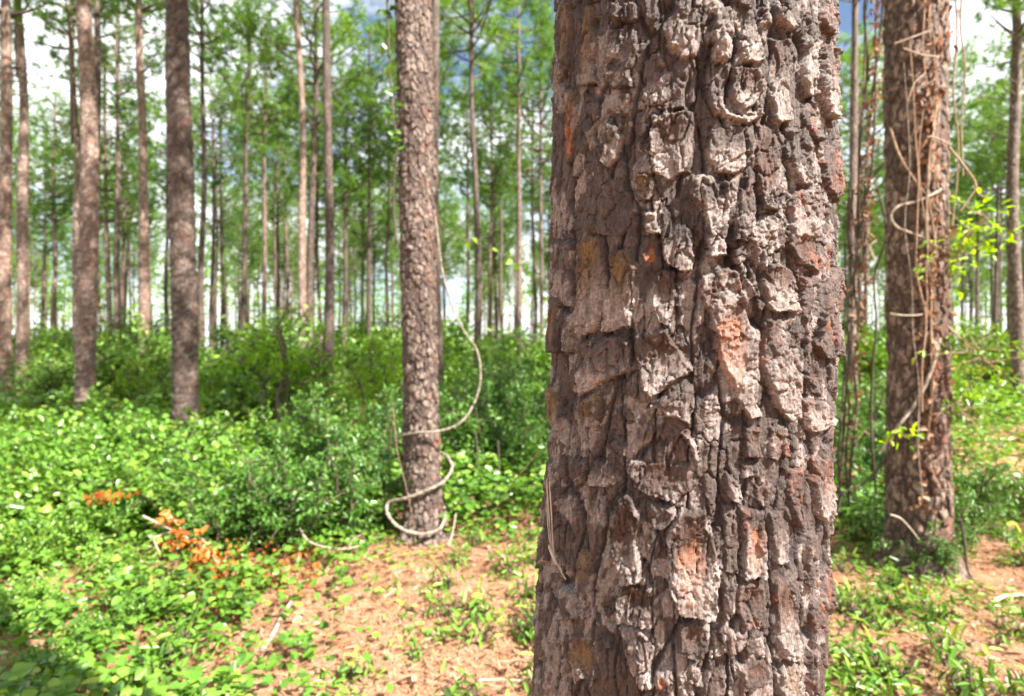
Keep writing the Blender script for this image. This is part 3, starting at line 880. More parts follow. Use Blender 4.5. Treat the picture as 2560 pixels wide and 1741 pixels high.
for x, dpt, dia in [(250, 27, .26), (269, 25, .27), (548, 26, .25), (598, 27, .22), (120, 30, .24), (95, 34, .24), (780, 27, .25), (838, 27, .24), (880, 33, .22), (1113, 29, .23),
                    (1214, 31, .22), (1229, 27, .23), (628, 33, .24), (655, 36, .24), (2292, 27, .22), (2255, 33, .22), (2268, 38, .22), (2215, 36, .22), (1955, 26, .24), (1062, 34, .22), (1140, 37, .22), (480, 31, .23), (380, 34, .24)]:
    p = P(x, 790, dpt)
    pine(p[0], p[1], dia, frs.uniform(14, 17.5), *far_label(p[0], p[1]), (frs.randn() * .008, frs.randn() * .008))
    PINES.append((p[0], p[1]))

def sun_clear(x, y, h, tx, ty, tz, rad=2.6, low=8.0):
    """does a crown standing at x,y stay off the sun ray to the target"""
    hd = SUN_DIR[:2] / np.linalg.norm(SUN_DIR[:2])
    rel = np.array([x - tx, y - ty]); al = rel @ hd; pe = abs(rel[0] * hd[1] - rel[1] * hd[0])
    zr = tz + al * math.tan(SUN_EL)
    return not (al > 0 and pe < rad and low - 1 < zr < h + 1)

targets = [(HX, HY, 1.45), (HX - .1, HY, 1.1), (HX, HY, 1.9), (C2[0], C2[1], 1.4), (C2[0], C2[1], 2.6), (-1.6, 3.2, .1), (-.35, 3.0, 0)]
count = 0
for gy_ in np.arange(6, 90, 4.6):
    for gx_ in np.arange(-95, 95, 4.5):
        x = gx_ + frs.uniform(-1.5, 1.5); y = gy_ + frs.uniform(-1.5, 1.5)
        ang = math.atan2(x, y)
        if abs(ang) > .86: continue
        dd = math.hypot(x, y)
        if y < 25 and abs(ang) < .74: continue                      # near ones were placed singly
        if frs.rand() < (.14 if dd < 45 else .38): continue
        if min((x - a) ** 2 + (y - b) ** 2 for a, b in PINES) < 5.5: continue
        if count >= 215: continue
        pine(x, y, frs.uniform(.2, .28), frs.uniform(13.5, 17.5), *far_label(x, y), (frs.randn() * .01, frs.randn() * .01))
        PINES.append((x, y)); count += 1
# the stand goes on out of view: pines added towards the sun for dappled shade
for x, y in [(5.5, 1.0), (8.3, -1.6), (6.4, 2.6), (5.0, 4.4), (7.5, -4.5), (3.5, -7.0), (10.5, .5), (9.5, 5.5), (12, -7), (-3.5, -5), (-7, -1.5), (-9, 4.5), (14, 4), (1.5, -11), (8, -11)]:
    if all(sun_clear(x, y, 19, *t) for t in targets):
        pine(x, y, frs.uniform(.24, .3), 18.5, 'unseen pine of the same stand added beside the clearing, its crown shading the floor', 'unseen pines around the clearing', (0, 0))
        print('side pine', x, y)
print('pines', len(PINES))

# the wood goes on beyond the pines one can tell apart
rs = np.random.RandomState(64)
mb = MB(); pos = []
for k in range(230):
    y = rs.uniform(84, 150); x = rs.uniform(-1.02, 1.02) * y; h = rs.uniform(14, 18)
    mb.tube([[x, y, -.1], [x + rs.randn() * .1, y, h * .5], [x + rs.randn() * .2, y, h - .5]], [.15, .11, .03], 5)
    t = rs.rand(120); a = rs.rand(120) * 6.28; r = 2.3 * np.sin(PI * np.clip(t * .8 + .16, 0, 1)) * np.sqrt(rs.rand(120))
    pos.append(np.stack([x + r * np.cos(a), y + r * np.sin(a), h - 8 + 8.3 * t], 1))
far = mb.build('distant_wood', M_LIMB)
tag(far, 'distant wood of thin pine trunks closing the view', 'wood', kind='stuff')
pos = np.vstack(pos); n = len(pos)
tri = rs.randn(n, 3, 3) * .26
o = obj('needle_canopy', mesh_np('needle_canopy', (pos[:, None, :] + tri).reshape(-1, 3), np.arange(n * 3).reshape(-1, 3), M_NEEDLE, False, {'tint': np.repeat(rs.rand(n), 3)}))
tag(o, 'green needle canopy of the distant wood', 'wood', kind='stuff')

# ------------------------------------------------------------------ shrubs
def make_shrub(seed, h, rad, n, leaf, ratio, mat, stems=6, flat=1.0, clump=9):
    """stems with leaf sprays; origin on the ground"""
    rs = np.random.RandomState(seed)
    mb = MB(); P_, D_ = [], []
    tips = []
    for k in range(stems):
        a = rs.rand() * 6.28; r = rad * math.sqrt(rs.rand()) * .85; hh = h * rs.uniform(.55, 1.0) * (1 - .35 * (r / rad) ** 2)
        t = np.linspace(0, 1, 6)
        pts = np.stack([np.cos(a) * r * t ** .9 + rs.randn() * .02, np.sin(a) * r * t ** .9, hh * t ** .8], 1)
        pts[1:5] += rs.randn(4, 3) * .03 * h
        mb.tube(pts, np.linspace(.012, .004, 6) * max(.6, h), 5)
        for _ in range(clump):
            u = rs.uniform(.25, 1)
            b = np.array([np.interp(u, t, pts[:, i]) for i in range(3)])
            L = rad * rs.uniform(.25, .6); d = norm(rs.randn(3) * [1, 1, .55] + np.array([0, 0, .25]))
            e = b + d * L; e[2] = max(e[2], .03)
            mb.tube([b, (b + e) / 2 + [0, 0, .02], e], [.006 * max(.6, h), .004 * max(.6, h), .0025 * max(.6, h)], 3)
            tips.append((b, e))
    m = max(1, n // len(tips))
    for b, e in tips:
        u = rs.uniform(.15, 1.08, m)[:, None]
        q = b + (e - b) * u + rs.randn(m, 3) * leaf * .55
        q[:, 2] = np.maximum(q[:, 2], .01)
        P_.append(q); D_.append(norm((e - b)[None]) * .7 + rs.randn(m, 3) * .75 + [0, 0, .1])
    pos = np.vstack(P_); d = np.vstack(D_); k = len(pos)
    nr = norm(rs.randn(k, 3) * .55 + [0, 0, 1.0] + .25 * SUN_DIR)
    L = leaf * rs.uniform(.65, 1.25, k)
    v, f = leaves(pos, d, nr, L, L * ratio, .18)
    tint = np.repeat(np.clip(rs.normal(.5, .2, k), 0, 1), 6)
    fo = mesh_np('foliage', v, f, mat, False, {'tint': tint})
    st = to_mesh('stems', np.concatenate(mb.v), np.concatenate(mb.f), M_STEM, True, {})
    return fo, st

SH = {
    'glossy': [make_shrub(s, .95, .55, 2600, .046, .36, M_SHRUB, 9) for s in (1, 2)],
    'mound': [make_shrub(s, .62, .75, 2800, .058, .72, M_LEAF, 10, clump=10) for s in (3, 4, 5)],
        'far': [make_shrub(s, 1.7, 1.25, 2000, .105, .5, M_LEAF, 11) for s in (8, 9)],
    'farlight': [make_shrub(s, 1.25, 1.25, 2200, .12, .6, M_LEAF, 10) for s in (10, 11)],
    'bright': [make_shrub(s, 2.6, .8, 900, .095, .5, M_BRIGHT, 5, clump=9) for s in (12, 13)],
    'seedling': [make_shrub(s, .15, .12, 40, .06, .28, M_LEAF, 5, clump=2) for s in (14, 15, 16)],
}
def shrub(kind, x, y, label, group, s=1.0, zs=None, name='shrub'):
    fo, st = SH[kind][frs.randint(len(SH[kind]))]
    o = thing(name, label, 'shrub' if name != 'seedling' else 'seedling', (x, y, float(gz(x, y)) - .02), frs.rand() * 6.28, group)
    o.scale = (s, s, zs or s)
    obj('foliage', fo, o); obj('stems', st, o)
    return o

def shrub_px(kind, x, ybase, *a, **k):
    d = CAM_H * F / (ybase * S - 870.5)
    return shrub(kind, (x * S - 1280) / F * d, d, *a, **k)

G1 = 'leafy shrubs of the vine mound'
L1 = 'low sunlit mound of round vine leaves left of the vine coiled pine'
for x, y, s in [(120, 1165, 1.0), (300, 1180, .95), (470, 1150, 1.1), (220, 1110, 1.1), (60, 1090, 1.1), (390, 1085, 1.15), (560, 1205, 1.05), (640, 1130, 1.0), (30, 1210, .8), (520, 1075, 1.1), (170, 1040, 1.2), (330, 1030, 1.1)]:
    shrub_px('mound', x, y, L1, G1, s, s * frs.uniform(.85, 1.1))
for x, y, s in [(60, 1290, .5), (170, 1265, .55), (270, 1320, .38), (30, 1400, .36), (330, 1400, .26), (210, 1455, .27), (120, 1520, .26)]:
    shrub_px('mound', x, y, 'small leafy vine hummock in the leaf carpet before the vine mound', 'small hummocks in the leaf carpet', s, s * frs.uniform(.8, 1.1))
G2 = 'narrow leaved glossy shrubs around the vine coiled pine'
L2 = 'narrow leaved glossy green shrub beside the vine coiled pine'
for x, y, s in [(690, 1255, .88), (780, 1240, .85), (845, 1215, .7), (520, 1255, .7), (440, 1225, .75), (745, 1165, 1.0), (830, 1120, 1.05), (600, 1265, .78), (880, 1090, 1.1), (720, 1090, 1.1)]:
    shrub_px('glossy', x, y, L2, G2, s)
G3 = 'glossy shrubs between the vine coiled pine and the big pine'
L3 = 'tall glossy shrub with dark stems between the vine coiled pine and the big trunk'
for x, y, s in [(1075, 1120, 1.15), (1140, 1110, 1.0), (1190, 1090, 1.1), (1040, 1075, 1.35), (1120, 1050, 1.5), (1215, 1040, 1.3)]:
    shrub_px('glossy', x, y, L3, G3, s)
G4 = 'shrubs behind the stout shaded pine'
L4 = 'green shrub growing between the big trunk and the stout shaded pine'
for x, y, s in [(1930, 1180, .8), (1975, 1150, 1.0), (1945, 1080, 1.2), (2000, 1060, 1.2), (1900, 1040, 1.3)]:
    shrub_px('glossy', x, y, L4, G4, s)
L5 = 'small green shrub crowding the foot of the stout shaded pine'
for x, y, s in [(2035, 1262, .5), (2085, 1300, .46), (2150, 1290, .58), (2195, 1245, .75), (2130, 1325, .36), (2230, 1215, .8), (1985, 1240, .6)]:
    shrub_px('glossy', x, y, L5, 'shrubs at the foot of the stout shaded pine', s)
# belt of bushes further back
LB = 'dense leafy bush in the understorey belt beneath the background pines'
for i in range(96):
    y = frs.uniform(10.5, 40) if i < 80 else frs.uniform(40, 60)
    x = frs.uniform(-.98, .98) * y
    k = 'far' if frs.rand() < .55 else 'farlight'
    s = frs.uniform(.75, 1.25) * (.9 if y < 14 else 1.3 if y < 25 else 1.85)
    if y < 16 and -.3 < x / y < .05: s *= .6
    if x / y > .62 and y < 18: s *= .5
    kk = 'dark leafy bush ' if k == 'far' else 'light green bush '
    kk += 'in near undergrowth ' if y < 22 else 'in far undergrowth '
    shrub(k, x, y, kk + beyond(x, y), kk.strip() + ' ' + beyond(x, y), s, s * frs.uniform(.8, 1.15), 'bush')
for x, y, s in [(95, 930, .85), (150, 920, .8), (270, 925, .95), (350, 930, .85), (480, 925, .7), (1110, 930, .7), (1190, 925, .75)]:
    shrub_px('far', x, y, 'dark leafy bush standing behind the low vine mound', 'dark bushes behind the vine mound', s, None, 'bush')
shrub_px('bright', 640, 985, 'bright yellow green sapling with broad leaves beside the dark slim pine', None, 1.25, 1.05, 'sapling')
shrub_px('bright', 705, 975, 'low bright green sapling leaning towards the dark slim pine', None, .8, .72, 'sapling')
for x, y, s, z_ in [(860, 985, .75, .7), (905, 960, .9, .75), (555, 950, .9, .8), (480, 955, .6, .55), (1060, 955, .8, .7), (300, 945, .8, .6), (2200, 985, .7, .55)]:
    shrub_px('bright', x, y, ('taller' if s > .85 else 'lower') + ' airy yellow green sapling rising ' + beyond((x * S - 1280), F), None, s, z_, 'sapling')
# seedlings standing on the straw
LS = 'small green seedling with narrow leaves on the pine straw'
n = 0
while n < 150:
    y = frs.uniform(2.2, 4.6); x = frs.uniform(-2.2, 3.6)
    px = 1280 + x / y * F; py = 870.5 + CAM_H * F / y
    if px > 2620 or px < 300: continue
    if vnoise(x * 1.6 + 3, y * 1.6, 700) < -.15: continue
    if math.hypot(x - C2[0], y - C2[1]) < .3 or math.hypot(x - C3[0], y - C3[1]) < .35 or math.hypot(x - HX, y - HY) < .4: continue
    ds = [(math.hypot(x - C2[0], y - C2[1]), 'in front of the vine coiled pine'), (math.hypot(x - C3[0], y - C3[1]), 'near the stout shaded pine'), (math.hypot(x - .5, y - 2.4), 'just behind the big trunk'), (math.hypot(x + 1.3, y - 2.9), 'beside the leaf carpet')]
    where = min(ds)[1]
    shrub('seedling', x, y, 'small narrow leaved green seedling on straw ' + where, 'seedlings ' + where, frs.uniform(.55, 1.25), None, 'seedling'); n += 1

# ------------------------------------------------------------------ ground cover (beyond counting)
def cover(name, label, n, region, leaf, ratio, hgt, mat, seed, dens):
    rs = np.random.RandomState(seed)
    y = region[0] * (region[1] / region[0]) ** rs.rand(n * 3)
    if region[1] / region[0] < 2.2: y = rs.uniform(region[0], region[1], n * 3)
    x = rs.uniform(-.98, .98, n * 3) * y
    keep = rs.rand(n * 3) < dens(x, y)
    for c, r in ((C2, .19), (C3, .24)):
        keep &= np.hypot(x - c[0], y - c[1]) > r
    keep &= np.hypot(x - HX, y - HY) > .35
    x, y = x[keep][:n], y[keep][:n]; n = len(x)
    lump = .5 + .5 * fbm(x / hgt[2], y / hgt[2], seed + 400, 3)
    z = gz(x, y) + .012 + (hgt[0] + hgt[1] * lump ** 1.3) * rs.rand(n) ** .75
    az = rs.rand(n) * 6.28
    d = np.stack([np.cos(az), np.sin(az), rs.normal(.12, .25, n)], 1)
    nr = norm(rs.randn(n, 3) * .62 + [0, 0, 1] + .25 * SUN_DIR)
    L = leaf * rs.uniform(.55, 1.3, n)
    v, f = leaves(np.stack([x, y, z], 1), d, nr, L, L * ratio, .16)
    tint = np.repeat(np.clip(rs.normal(.42, .26, n) + .2 * fbm(x / .8, y / .8, seed + 9, 3), 0, 1), 6)
    o = obj(name, mesh_np(name, v, f, mat, False, {'tint': tint}))
    return tag(o, label, 'ground cover', kind='stuff')

def straw_open(x, y):
    """the open straw patch: 1 on bare straw"""
    px = (1280 + x / y * F) / S; py = (870.5 + CAM_H * F / y) / S
    edge = 640 + (1581 - py) * 0.70 + 60 * vnoise(x * 2.1, y * 2.1, 710)
    a = sstep(-90, 70, px - edge) * sstep(1170, 1260, py + 25 * vnoise(x * 3, y * 3, 711))
    return a

def hollow(x, y):
    """shaded straw left bare along the foot of the shrubs"""
    px = (1280 + x / y * F) / S; py = (870.5 + CAM_H * F / y) / S
    return sstep(60, 0, np.abs(py - 1300 - 12 * np.sin(px * .02))) * sstep(200, 330, px) * sstep(800, 700, px)

cover('vine_carpet', 'carpet of sunlit round vine leaves over pine straw, left foreground', 10500, (2.0, 4.5), .050, .8, (.02, .30, .35), M_LEAF, 1,
      lambda x, y: np.where((1280 + x / y * F) / S < 1180, (1 - .96 * straw_open(x, y)) * (1 - .75 * hollow(x, y)) * (.12 + .88 * sstep(-.12, .25, fbm(x * 2.6 + 15, y * 2.6, 720, 3))), 0))
cover('herb_carpet', 'narrow leaved herbs scattered over pine straw on the right', 9000, (2.0, 5.2), .055, .3, (.01, .10, .5), M_LEAF, 2,
      lambda x, y: np.where((1280 + x / y * F) / S > 1180, .9 * sstep(-.25, .3, vnoise(x * 2.0 + 5, y * 2.0, 730)), .30 * sstep(-.1, .4, vnoise(x * 2.6 + 5, y * 2.6, 731))))
cover('vine_mound_leaves', 'rolling carpet of vine leaves behind the straw clearing', 32000, (4.1, 11.0), .078, .7, (.06, .60, .9), M_LEAF, 3,
      lambda x, y: np.clip(1 - 1.0 * straw_open(x, y) * (y < 4.6), 0, 1) * np.where((x > 1.4) & (y < 8), .45, 1.0))
cover('undergrowth', 'light green undergrowth spreading beneath the distant pines', 40000, (10.0, 45.0), .16, .6, (.08, 1.0, 2.2), M_LEAF, 4, lambda x, y: 1.0 + 0 * x)

# loose pine straw
rs = np.random.RandomState(5)
n = 95000
y = rs.uniform(2.0, 5.6, n); x = rs.uniform(-1.0, 1.0, n) * y
keep = rs.rand(n) < np.where(x / y < -.5, .45, 1); x, y = x[keep], y[keep]; n = len(x)
az = rs.rand(n) * 6.28; L = rs.uniform(.06, .17, n); w = .0026
dx, dy = np.cos(az), np.sin(az)
z0 = gz(x, y) + rs.rand(n) * .02; x2, y2 = x + dx * L, y + dy * L; z2 = gz(x2, y2) + rs.rand(n) * .022 + .004
v = np.stack([np.stack([x - dy * w, y + dx * w, z0 + .004], 1), np.stack([x + dy * w, y - dx * w, z0 + .004], 1), np.stack([x2, y2, z2], 1)], 1).reshape(-1, 3)
tag(obj('pine_straw', mesh_np('pine_straw', v, np.arange(n * 3).reshape(-1, 3), M_STRAW, False, {'tint': np.repeat(np.clip(rs.normal(.5, .25, n), 0, 1), 3)})), 'loose fallen pine needles strewn over the ground', 'pine straw', kind='stuff')
# fallen brown leaves lying among the carpet
n = 2600
y = rs.uniform(2.1, 5.2, n); x = rs.uniform(-.95, .95, n) * y
v, f = leaves(np.stack([x, y, gz(x, y) + .012 + .02 * rs.rand(n)], 1), np.stack([rs.randn(n), rs.randn(n), .2 * rs.randn(n)], 1), norm(rs.randn(n, 3) * .4 + [0, 0, 1]), rs.uniform(.025, .06, n), rs.uniform(.015, .035, n), .3)
tag(obj('leaf_litter', mesh_np('leaf_litter', v, f, M_DEADLEAF, False, {'tint': np.repeat(rs.rand(n), 6)})), 'small fallen brown leaves scattered on the pine straw', 'leaf litter', kind='stuff')

n = 1900
y = rs.uniform(2.1, 5.0, n); x = rs.uniform(-.9, .95, n) * y; L = rs.uniform(.02, .13, n)
v, f = leaves(np.stack([x, y, gz(x, y) + .008 + .02 * rs.rand(n)], 1), np.stack([rs.randn(n), rs.randn(n), .12 * rs.randn(n)], 1), norm(rs.randn(n, 3) * .3 + [0, 0, 1]), L, np.clip(L * .12, .004, .012) * rs.uniform(.6, 2.2, n), .25, .02)
tag(obj('twig_litter', mesh_np('twig_litter', v, f, M_DEADLEAF, False, {'tint': np.repeat(np.clip(rs.normal(.5, .4, n), 0, 1), 6)})), 'broken twigs and bark flakes littering the straw', 'litter', kind='stuff')

# ------------------------------------------------------------------ woody vine coiled round the middle pine
def path(pts):
    return spline([P(x, y, d) for x, y, d in pts], 9)
dT = C2[1]; f_ = dT - .175; b_ = dT + .19
vine = path([(985, 470, dT + .16), (1000, 590, dT + .12), (1012, 650, dT + .05), (1030, 705, dT), (1055, 755, dT - .05), (1082, 795, dT - .08), (1091, 850, dT - .1), (1080, 905, dT - .12), (1050, 955, f_ + .01), (1005, 977, f_), (955, 982, f_ - .005), (908, 990, dT - .06),
             (898, 1005, dT + .08), (950, 1018, b_), (1005, 1030, dT + .10), (1026, 1058, dT - .02), (1008, 1092, dT - .13), (965, 1115, f_ - .015), (915, 1133, f_ + .02), (884, 1140, dT - .10), (878, 1160, dT - .15), (893, 1187, f_ - .03), (925, 1207, f_ - .06), (965, 1212, f_ - .06), (998, 1200, f_ - .03), (1010, 1172, dT - .08), (1003, 1148, dT + .08), (970, 1130, b_)])
o = MB().tube(vine, np.interp(np.linspace(0, 1, len(vine)), [0, .3, .45, 1], [.007, .008, .0110, .0130]), 8, jit=.2).build('woody_vine', M_VINE)
tag(o, 'pale woody vine coiled in loops round the scaly pine', 'vine')
stem2 = path([(893, 930, 4.1), (896, 970, 4.08), (903, 1030, 4.05), (925, 1120, 4.03), (938, 1190, 4.02), (944, 1237, 4.0)])
o = MB().tube(stem2, .0024, 5).build('dry_twig', M_DRYVINE); tag(o, 'thin dry twig leaning against the vine coiled pine', 'twig')
# leafy runner that hangs across to the right
root = thing('leafy_runner', 'thin green vine runner with heart shaped leaves beside the vine coiled pine', 'vine')
run = path([(985, 470, 4.35), (1010, 520, 4.2), (1050, 545, 4.15), (1100, 560, 4.1), (1160, 590, 4.1), (1190, 605, 4.1)])
MB().tube(run, .0035, 4).build('stem', M_STEM, root)
rs = np.random.RandomState(8)
pp = np.array([P(*q) for q in [(1060, 548, 4.15), (1082, 553, 4.12), (1118, 568, 4.1), (1148, 583, 4.1), (1162, 591, 4.1), (1178, 600, 4.1)]])
v, f = leaves(pp, rs.randn(len(pp), 3) * .6 + [0, -.2, -.3], norm(rs.randn(len(pp), 3) * .3 + [.3, -.8, .5]), .06, .05)
for q in range(len(pp)):
    obj('leaf', mesh_np('leaf', v[q * 6:q * 6 + 6], np.array([[0, 3, 2, 1], [0, 5, 4, 3]]), M_BRIGHT, False, {'tint': np.full(6, .4 + .4 * rs.rand())}), root)
# vine leaves climbing the left side of the pine
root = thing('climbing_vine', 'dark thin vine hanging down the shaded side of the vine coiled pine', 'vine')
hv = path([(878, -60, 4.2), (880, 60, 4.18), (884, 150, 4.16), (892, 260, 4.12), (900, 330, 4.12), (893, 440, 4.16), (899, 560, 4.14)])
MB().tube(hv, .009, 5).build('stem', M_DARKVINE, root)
pp = hv[rs.randint(0, len(hv), 46)] + rs.randn(46, 3) * [.022, .03, .03]
v, f = leaves(pp, rs.randn(46, 3), norm(rs.randn(46, 3) + [0, -.6, .6]), .07, .05)
obj('foliage', mesh_np('foliage', v, f, M_SHRUB, False, {'tint': np.repeat(rs.rand(46), 6)}), root)

# ------------------------------------------------------------------ vines and dead leaves on the stout pine
fT = C3[1] - .20
def vine_thing(name, label, pts, r, mat, group=None):
    w = path(pts)
    o = MB().tube(w, np.linspace(r, r * .6, len(w)), 6, jit=.08).build(name, mat)
    return tag(o, label, 'vine', group)
vine_thing('dry_vine', 'thick pale dry vine crossing the stout pine and dropping to its left', [(2140, 700, fT + .1), (2128, 790, fT + .02), (2110, 850, fT), (2075, 920, fT), (2040, 965, fT), (2015, 1000, fT + .08), (1995, 1030, fT + .1)], .013, M_VINE)
vine_thing('dry_vine', 'looped tan vine curling over the middle of the stout pine', [(2150, 420, fT + .1), (2120, 440, fT), (2080, 458, fT), (2040, 468, fT), (2022, 490, fT), (2035, 515, fT), (2070, 530, fT), (2105, 545, fT), (2125, 570, fT + .04)], .010, M_VINE)
vine_thing('dry_vine', 'thin vine running diagonally down the stout pine', [(2020, 290, fT + .06), (2040, 350, fT), (2070, 400, fT - .01), (2100, 440, fT), (2130, 480, fT + .02)], .007, M_DRYVINE)
vine_thing('dry_vine', 'pale dry twig sticking out low across the stout pine', [(2020, 712, fT - .02), (2050, 716, fT - .04), (2092, 714, fT - .01), (2115, 700, fT + .03)], .005, M_PALE)
vine_thing('dry_vine', 'long dry vine climbing the sunny edge of the stout pine', [(2120, 1180, fT + .03), (2135, 1050, fT + .06), (2128, 930, fT + .03), (2142, 800, fT + .08), (2128, 650, fT + .05), (2138, 500, fT + .06), (2118, 350, fT + .02), (2125, 200, fT + .04), (2108, 60, fT + .03), (2120, -80, fT + .05)], .010, M_DRYVINE)
vine_thing('dry_vine', 'second dry vine climbing beside the sunny edge of the stout pine', [(2105, 1000, fT), (2118, 850, fT + .02), (2112, 700, fT + .01), (2122, 560, fT + .03), (2105, 420, fT), (2118, 280, fT + .02), (2095, 120, fT), (2105, -80, fT + .02)], .008, M_DRYVINE)
for pts, lb in [([(2030, 100, fT), (2070, 85, fT - .02), (2110, 70, fT + .02)], 'short dry twig across the upper stout pine, above the others'), ([(2050, 110, fT - .01), (2095, 125, fT - .02), (2125, 128, fT + .03)], 'forked dry twig on the upper stout pine'),
                ([(2060, 230, fT), (2075, 190, fT - .02), (2100, 165, fT - .01)], 'curved dry twig arching on the upper stout pine'), ([(2095, 330, fT), (2110, 310, fT - .03), (2140, 320, fT + .03), (2160, 330, fT + .05)], 'branching dry twig on the middle stout pine')]:
    vine_thing('dry_twig', lb, pts, .005, M_PALE)
rs = np.random.RandomState(17)
for k in range(11):
    x0 = rs.uniform(2085, 2145); n = 9; ys = np.linspace(rs.uniform(700, 1150), rs.uniform(-80, 300), n)
    xs = np.clip(x0 + np.cumsum(rs.randn(n) * 9), 2040, 2150)
    vine_thing('dry_vine', 'fine dry vine tangled over the sunny side of the stout pine', [(a, b, fT - .015 + max(0, (a - 2105) / 420)) for a, b in zip(xs, ys)], rs.uniform(.0035, .006), M_DRYVINE if k % 3 else M_VINE, 'fine dry vines on the stout pine')
rs = np.random.RandomState(18)
n = 340
t = rs.rand(n); yy = -40 + 1260 * t
xx = 2122 + 14 * np.sin(t * 19) + rs.randn(n) * 15
pp = np.array([P(a, b, fT + .02 + max(0, (a - 2118) / 450) + .012 * rs.randn()) for a, b in zip(xx, yy)])
v, f = leaves(pp, rs.randn(n, 3) * .7 + [0, -.2, -.5], norm(rs.randn(n, 3) * .7 + [.3, -.8, .2]), rs.uniform(.03, .065, n), rs.uniform(.02, .042, n), .35, .3)
o = obj('dead_leaves', mesh_np('dead_leaves', v, f, M_DEADLEAF, False, {'tint': np.repeat(rs.rand(n), 6)}))
tag(o, 'curled brown dead leaves clinging to the sunny edge of the stout pine', 'dead leaves', kind='stuff')
# branch with bright leaves on the right
def leafy_branch(label, pts, n, leaf, seed, mat, spread=.09, r=.006, ratio=.38):
    rs = np.random.RandomState(seed)
    root = thing('leafy_branch', label, 'branch')
    w = path(pts)
    mb = MB().tube(w, np.linspace(r, r * .5, len(w)), 5)
    pos, dr = [], []
    m = len(w)
    for k in range(n // 5):
        b = w[rs.randint(m // 5, m)]; e = b + rs.randn(3) * spread * [1, .8, .8]
        mb.tube([b, (b + e) / 2, e], [.003, .0025, .002], 3)
        for _ in range(5):
            pos.append(e + rs.randn(3) * leaf * .3); dr.append(norm(e - b) * .6 + rs.randn(3) * .7)
    pos = np.array(pos); dr = np.array(dr); k = len(pos)
    v, f = leaves(pos, dr, norm(rs.randn(k, 3) * .5 + [.2, -.2, 1]), leaf * rs.uniform(.7, 1.2, k), leaf * ratio * rs.uniform(.8, 1.2, k))
    mb.build('twigs', M_DRYVINE, root)
    obj('foliage', mesh_np('foliage', v, f, mat, False, {'tint': np.repeat(np.clip(rs.normal(.55, .2, k), 0, 1), 6)}), root)
    return root
leafy_branch('sunlit branch of bright narrow leaves beside the stout pine, upper one', [(2150, 640, 3.6), (2165, 600, 3.55), (2180, 560, 3.55), (2205, 520, 3.55), (2235, 490, 3.5)], 190, .055, 31, M_BRIGHT, .11)
leafy_branch('sunlit branch of bright leaves jutting low from the stout pine towards the path', [(2150, 740, 3.55), (2180, 770, 3.5), (2215, 800, 3.45), (2250, 830, 3.4)], 170, .050, 32, M_LEAF, .12)
leafy_branch('leafy sprig beside the lower sunny edge of the stout pine', [(2155, 890, 3.6), (2175, 930, 3.55), (2200, 960, 3.5)], 110, .05, 33, M_LEAF, .11)
leafy_branch('small green leaf tuft on the shaded face of the stout pine', [(2085, 610, fT), (2095, 600, fT - .02), (2110, 595, fT - .03)], 15, .04, 34, M_BRIGHT, .04, .003)
leafy_branch('green leaf cluster hanging where the thick dry vine leaves the stout pine', [(2030, 980, fT - .02), (2042, 985, fT - .04), (2055, 995, fT - .05)], 25, .055, 35, M_BRIGHT, .035, .003)
# bare branching twigs to the right of the stout pine
for lb, pts in [('bare crooked twig forking in the air right of the stout pine', [(2150, 330, 3.7), (2190, 380, 3.6), (2215, 420, 3.55), (2200, 450, 3.55), (2180, 480, 3.55)]),
                ('bare twig tip curling right of the stout pine', [(2212, 418, 3.55), (2222, 440, 3.55), (2235, 450, 3.5)]),
                ('hanging dry vine strand right of the stout pine', [(2165, -60, 3.75), (2172, 80, 3.72), (2163, 200, 3.72), (2175, 330, 3.7), (2168, 450, 3.7), (2155, 560, 3.65)]),
                ('second hanging dry vine strand right of the stout pine', [(2185, -60, 3.8), (2180, 60, 3.78), (2190, 160, 3.76), (2182, 280, 3.75), (2186, 400, 3.7)])]:
    vine_thing('dry_vine', lb, pts, .007, M_DRYVINE)
# curtain of dead hanging vines
root = thing('hanging_vine', 'dark tangled curtain of dead vines hanging between the big trunk and the stout pine', 'vine')
rs = np.random.RandomState(55)
for k in range(9):
    x0 = 1995 + rs.randn() * 9 if k < 4 else 1950 + rs.randn() * 16
    ys = np.linspace(-80, 620, 8) if k < 4 else np.linspace(430, 1130, 8)
    xs = x0 - (np.linspace(0, 45, 8) if k < 4 else np.linspace(0, 25, 8)) + rs.randn(8) * 7
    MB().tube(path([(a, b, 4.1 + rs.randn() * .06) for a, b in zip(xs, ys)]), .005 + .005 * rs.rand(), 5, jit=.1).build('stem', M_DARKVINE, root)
n = 420
t = rs.rand(n); pp = np.array([P(1996 - 70 * a + rs.randn() * 11, -60 + 1150 * a, 4.1 + rs.randn() * .07) for a in t])
v, f = leaves(pp, rs.randn(n, 3) * .6 + [0, 0, -.6], norm(rs.randn(n, 3)), rs.uniform(.03, .07, n), rs.uniform(.015, .03, n), .3, .3)
tag(obj('dead_foliage', mesh_np('dead_foliage', v, f, M_DEADLEAF, False, {'tint': np.repeat(rs.rand(n) * .6, 6)}), root), 'shrivelled dark leaves', kind='stuff')
MB().tube(path([(1985, 590, 3.4), (1975, 560, 3.4), (1990, 545, 3.4)]), .004, 5).build('stem', M_PALE, root)
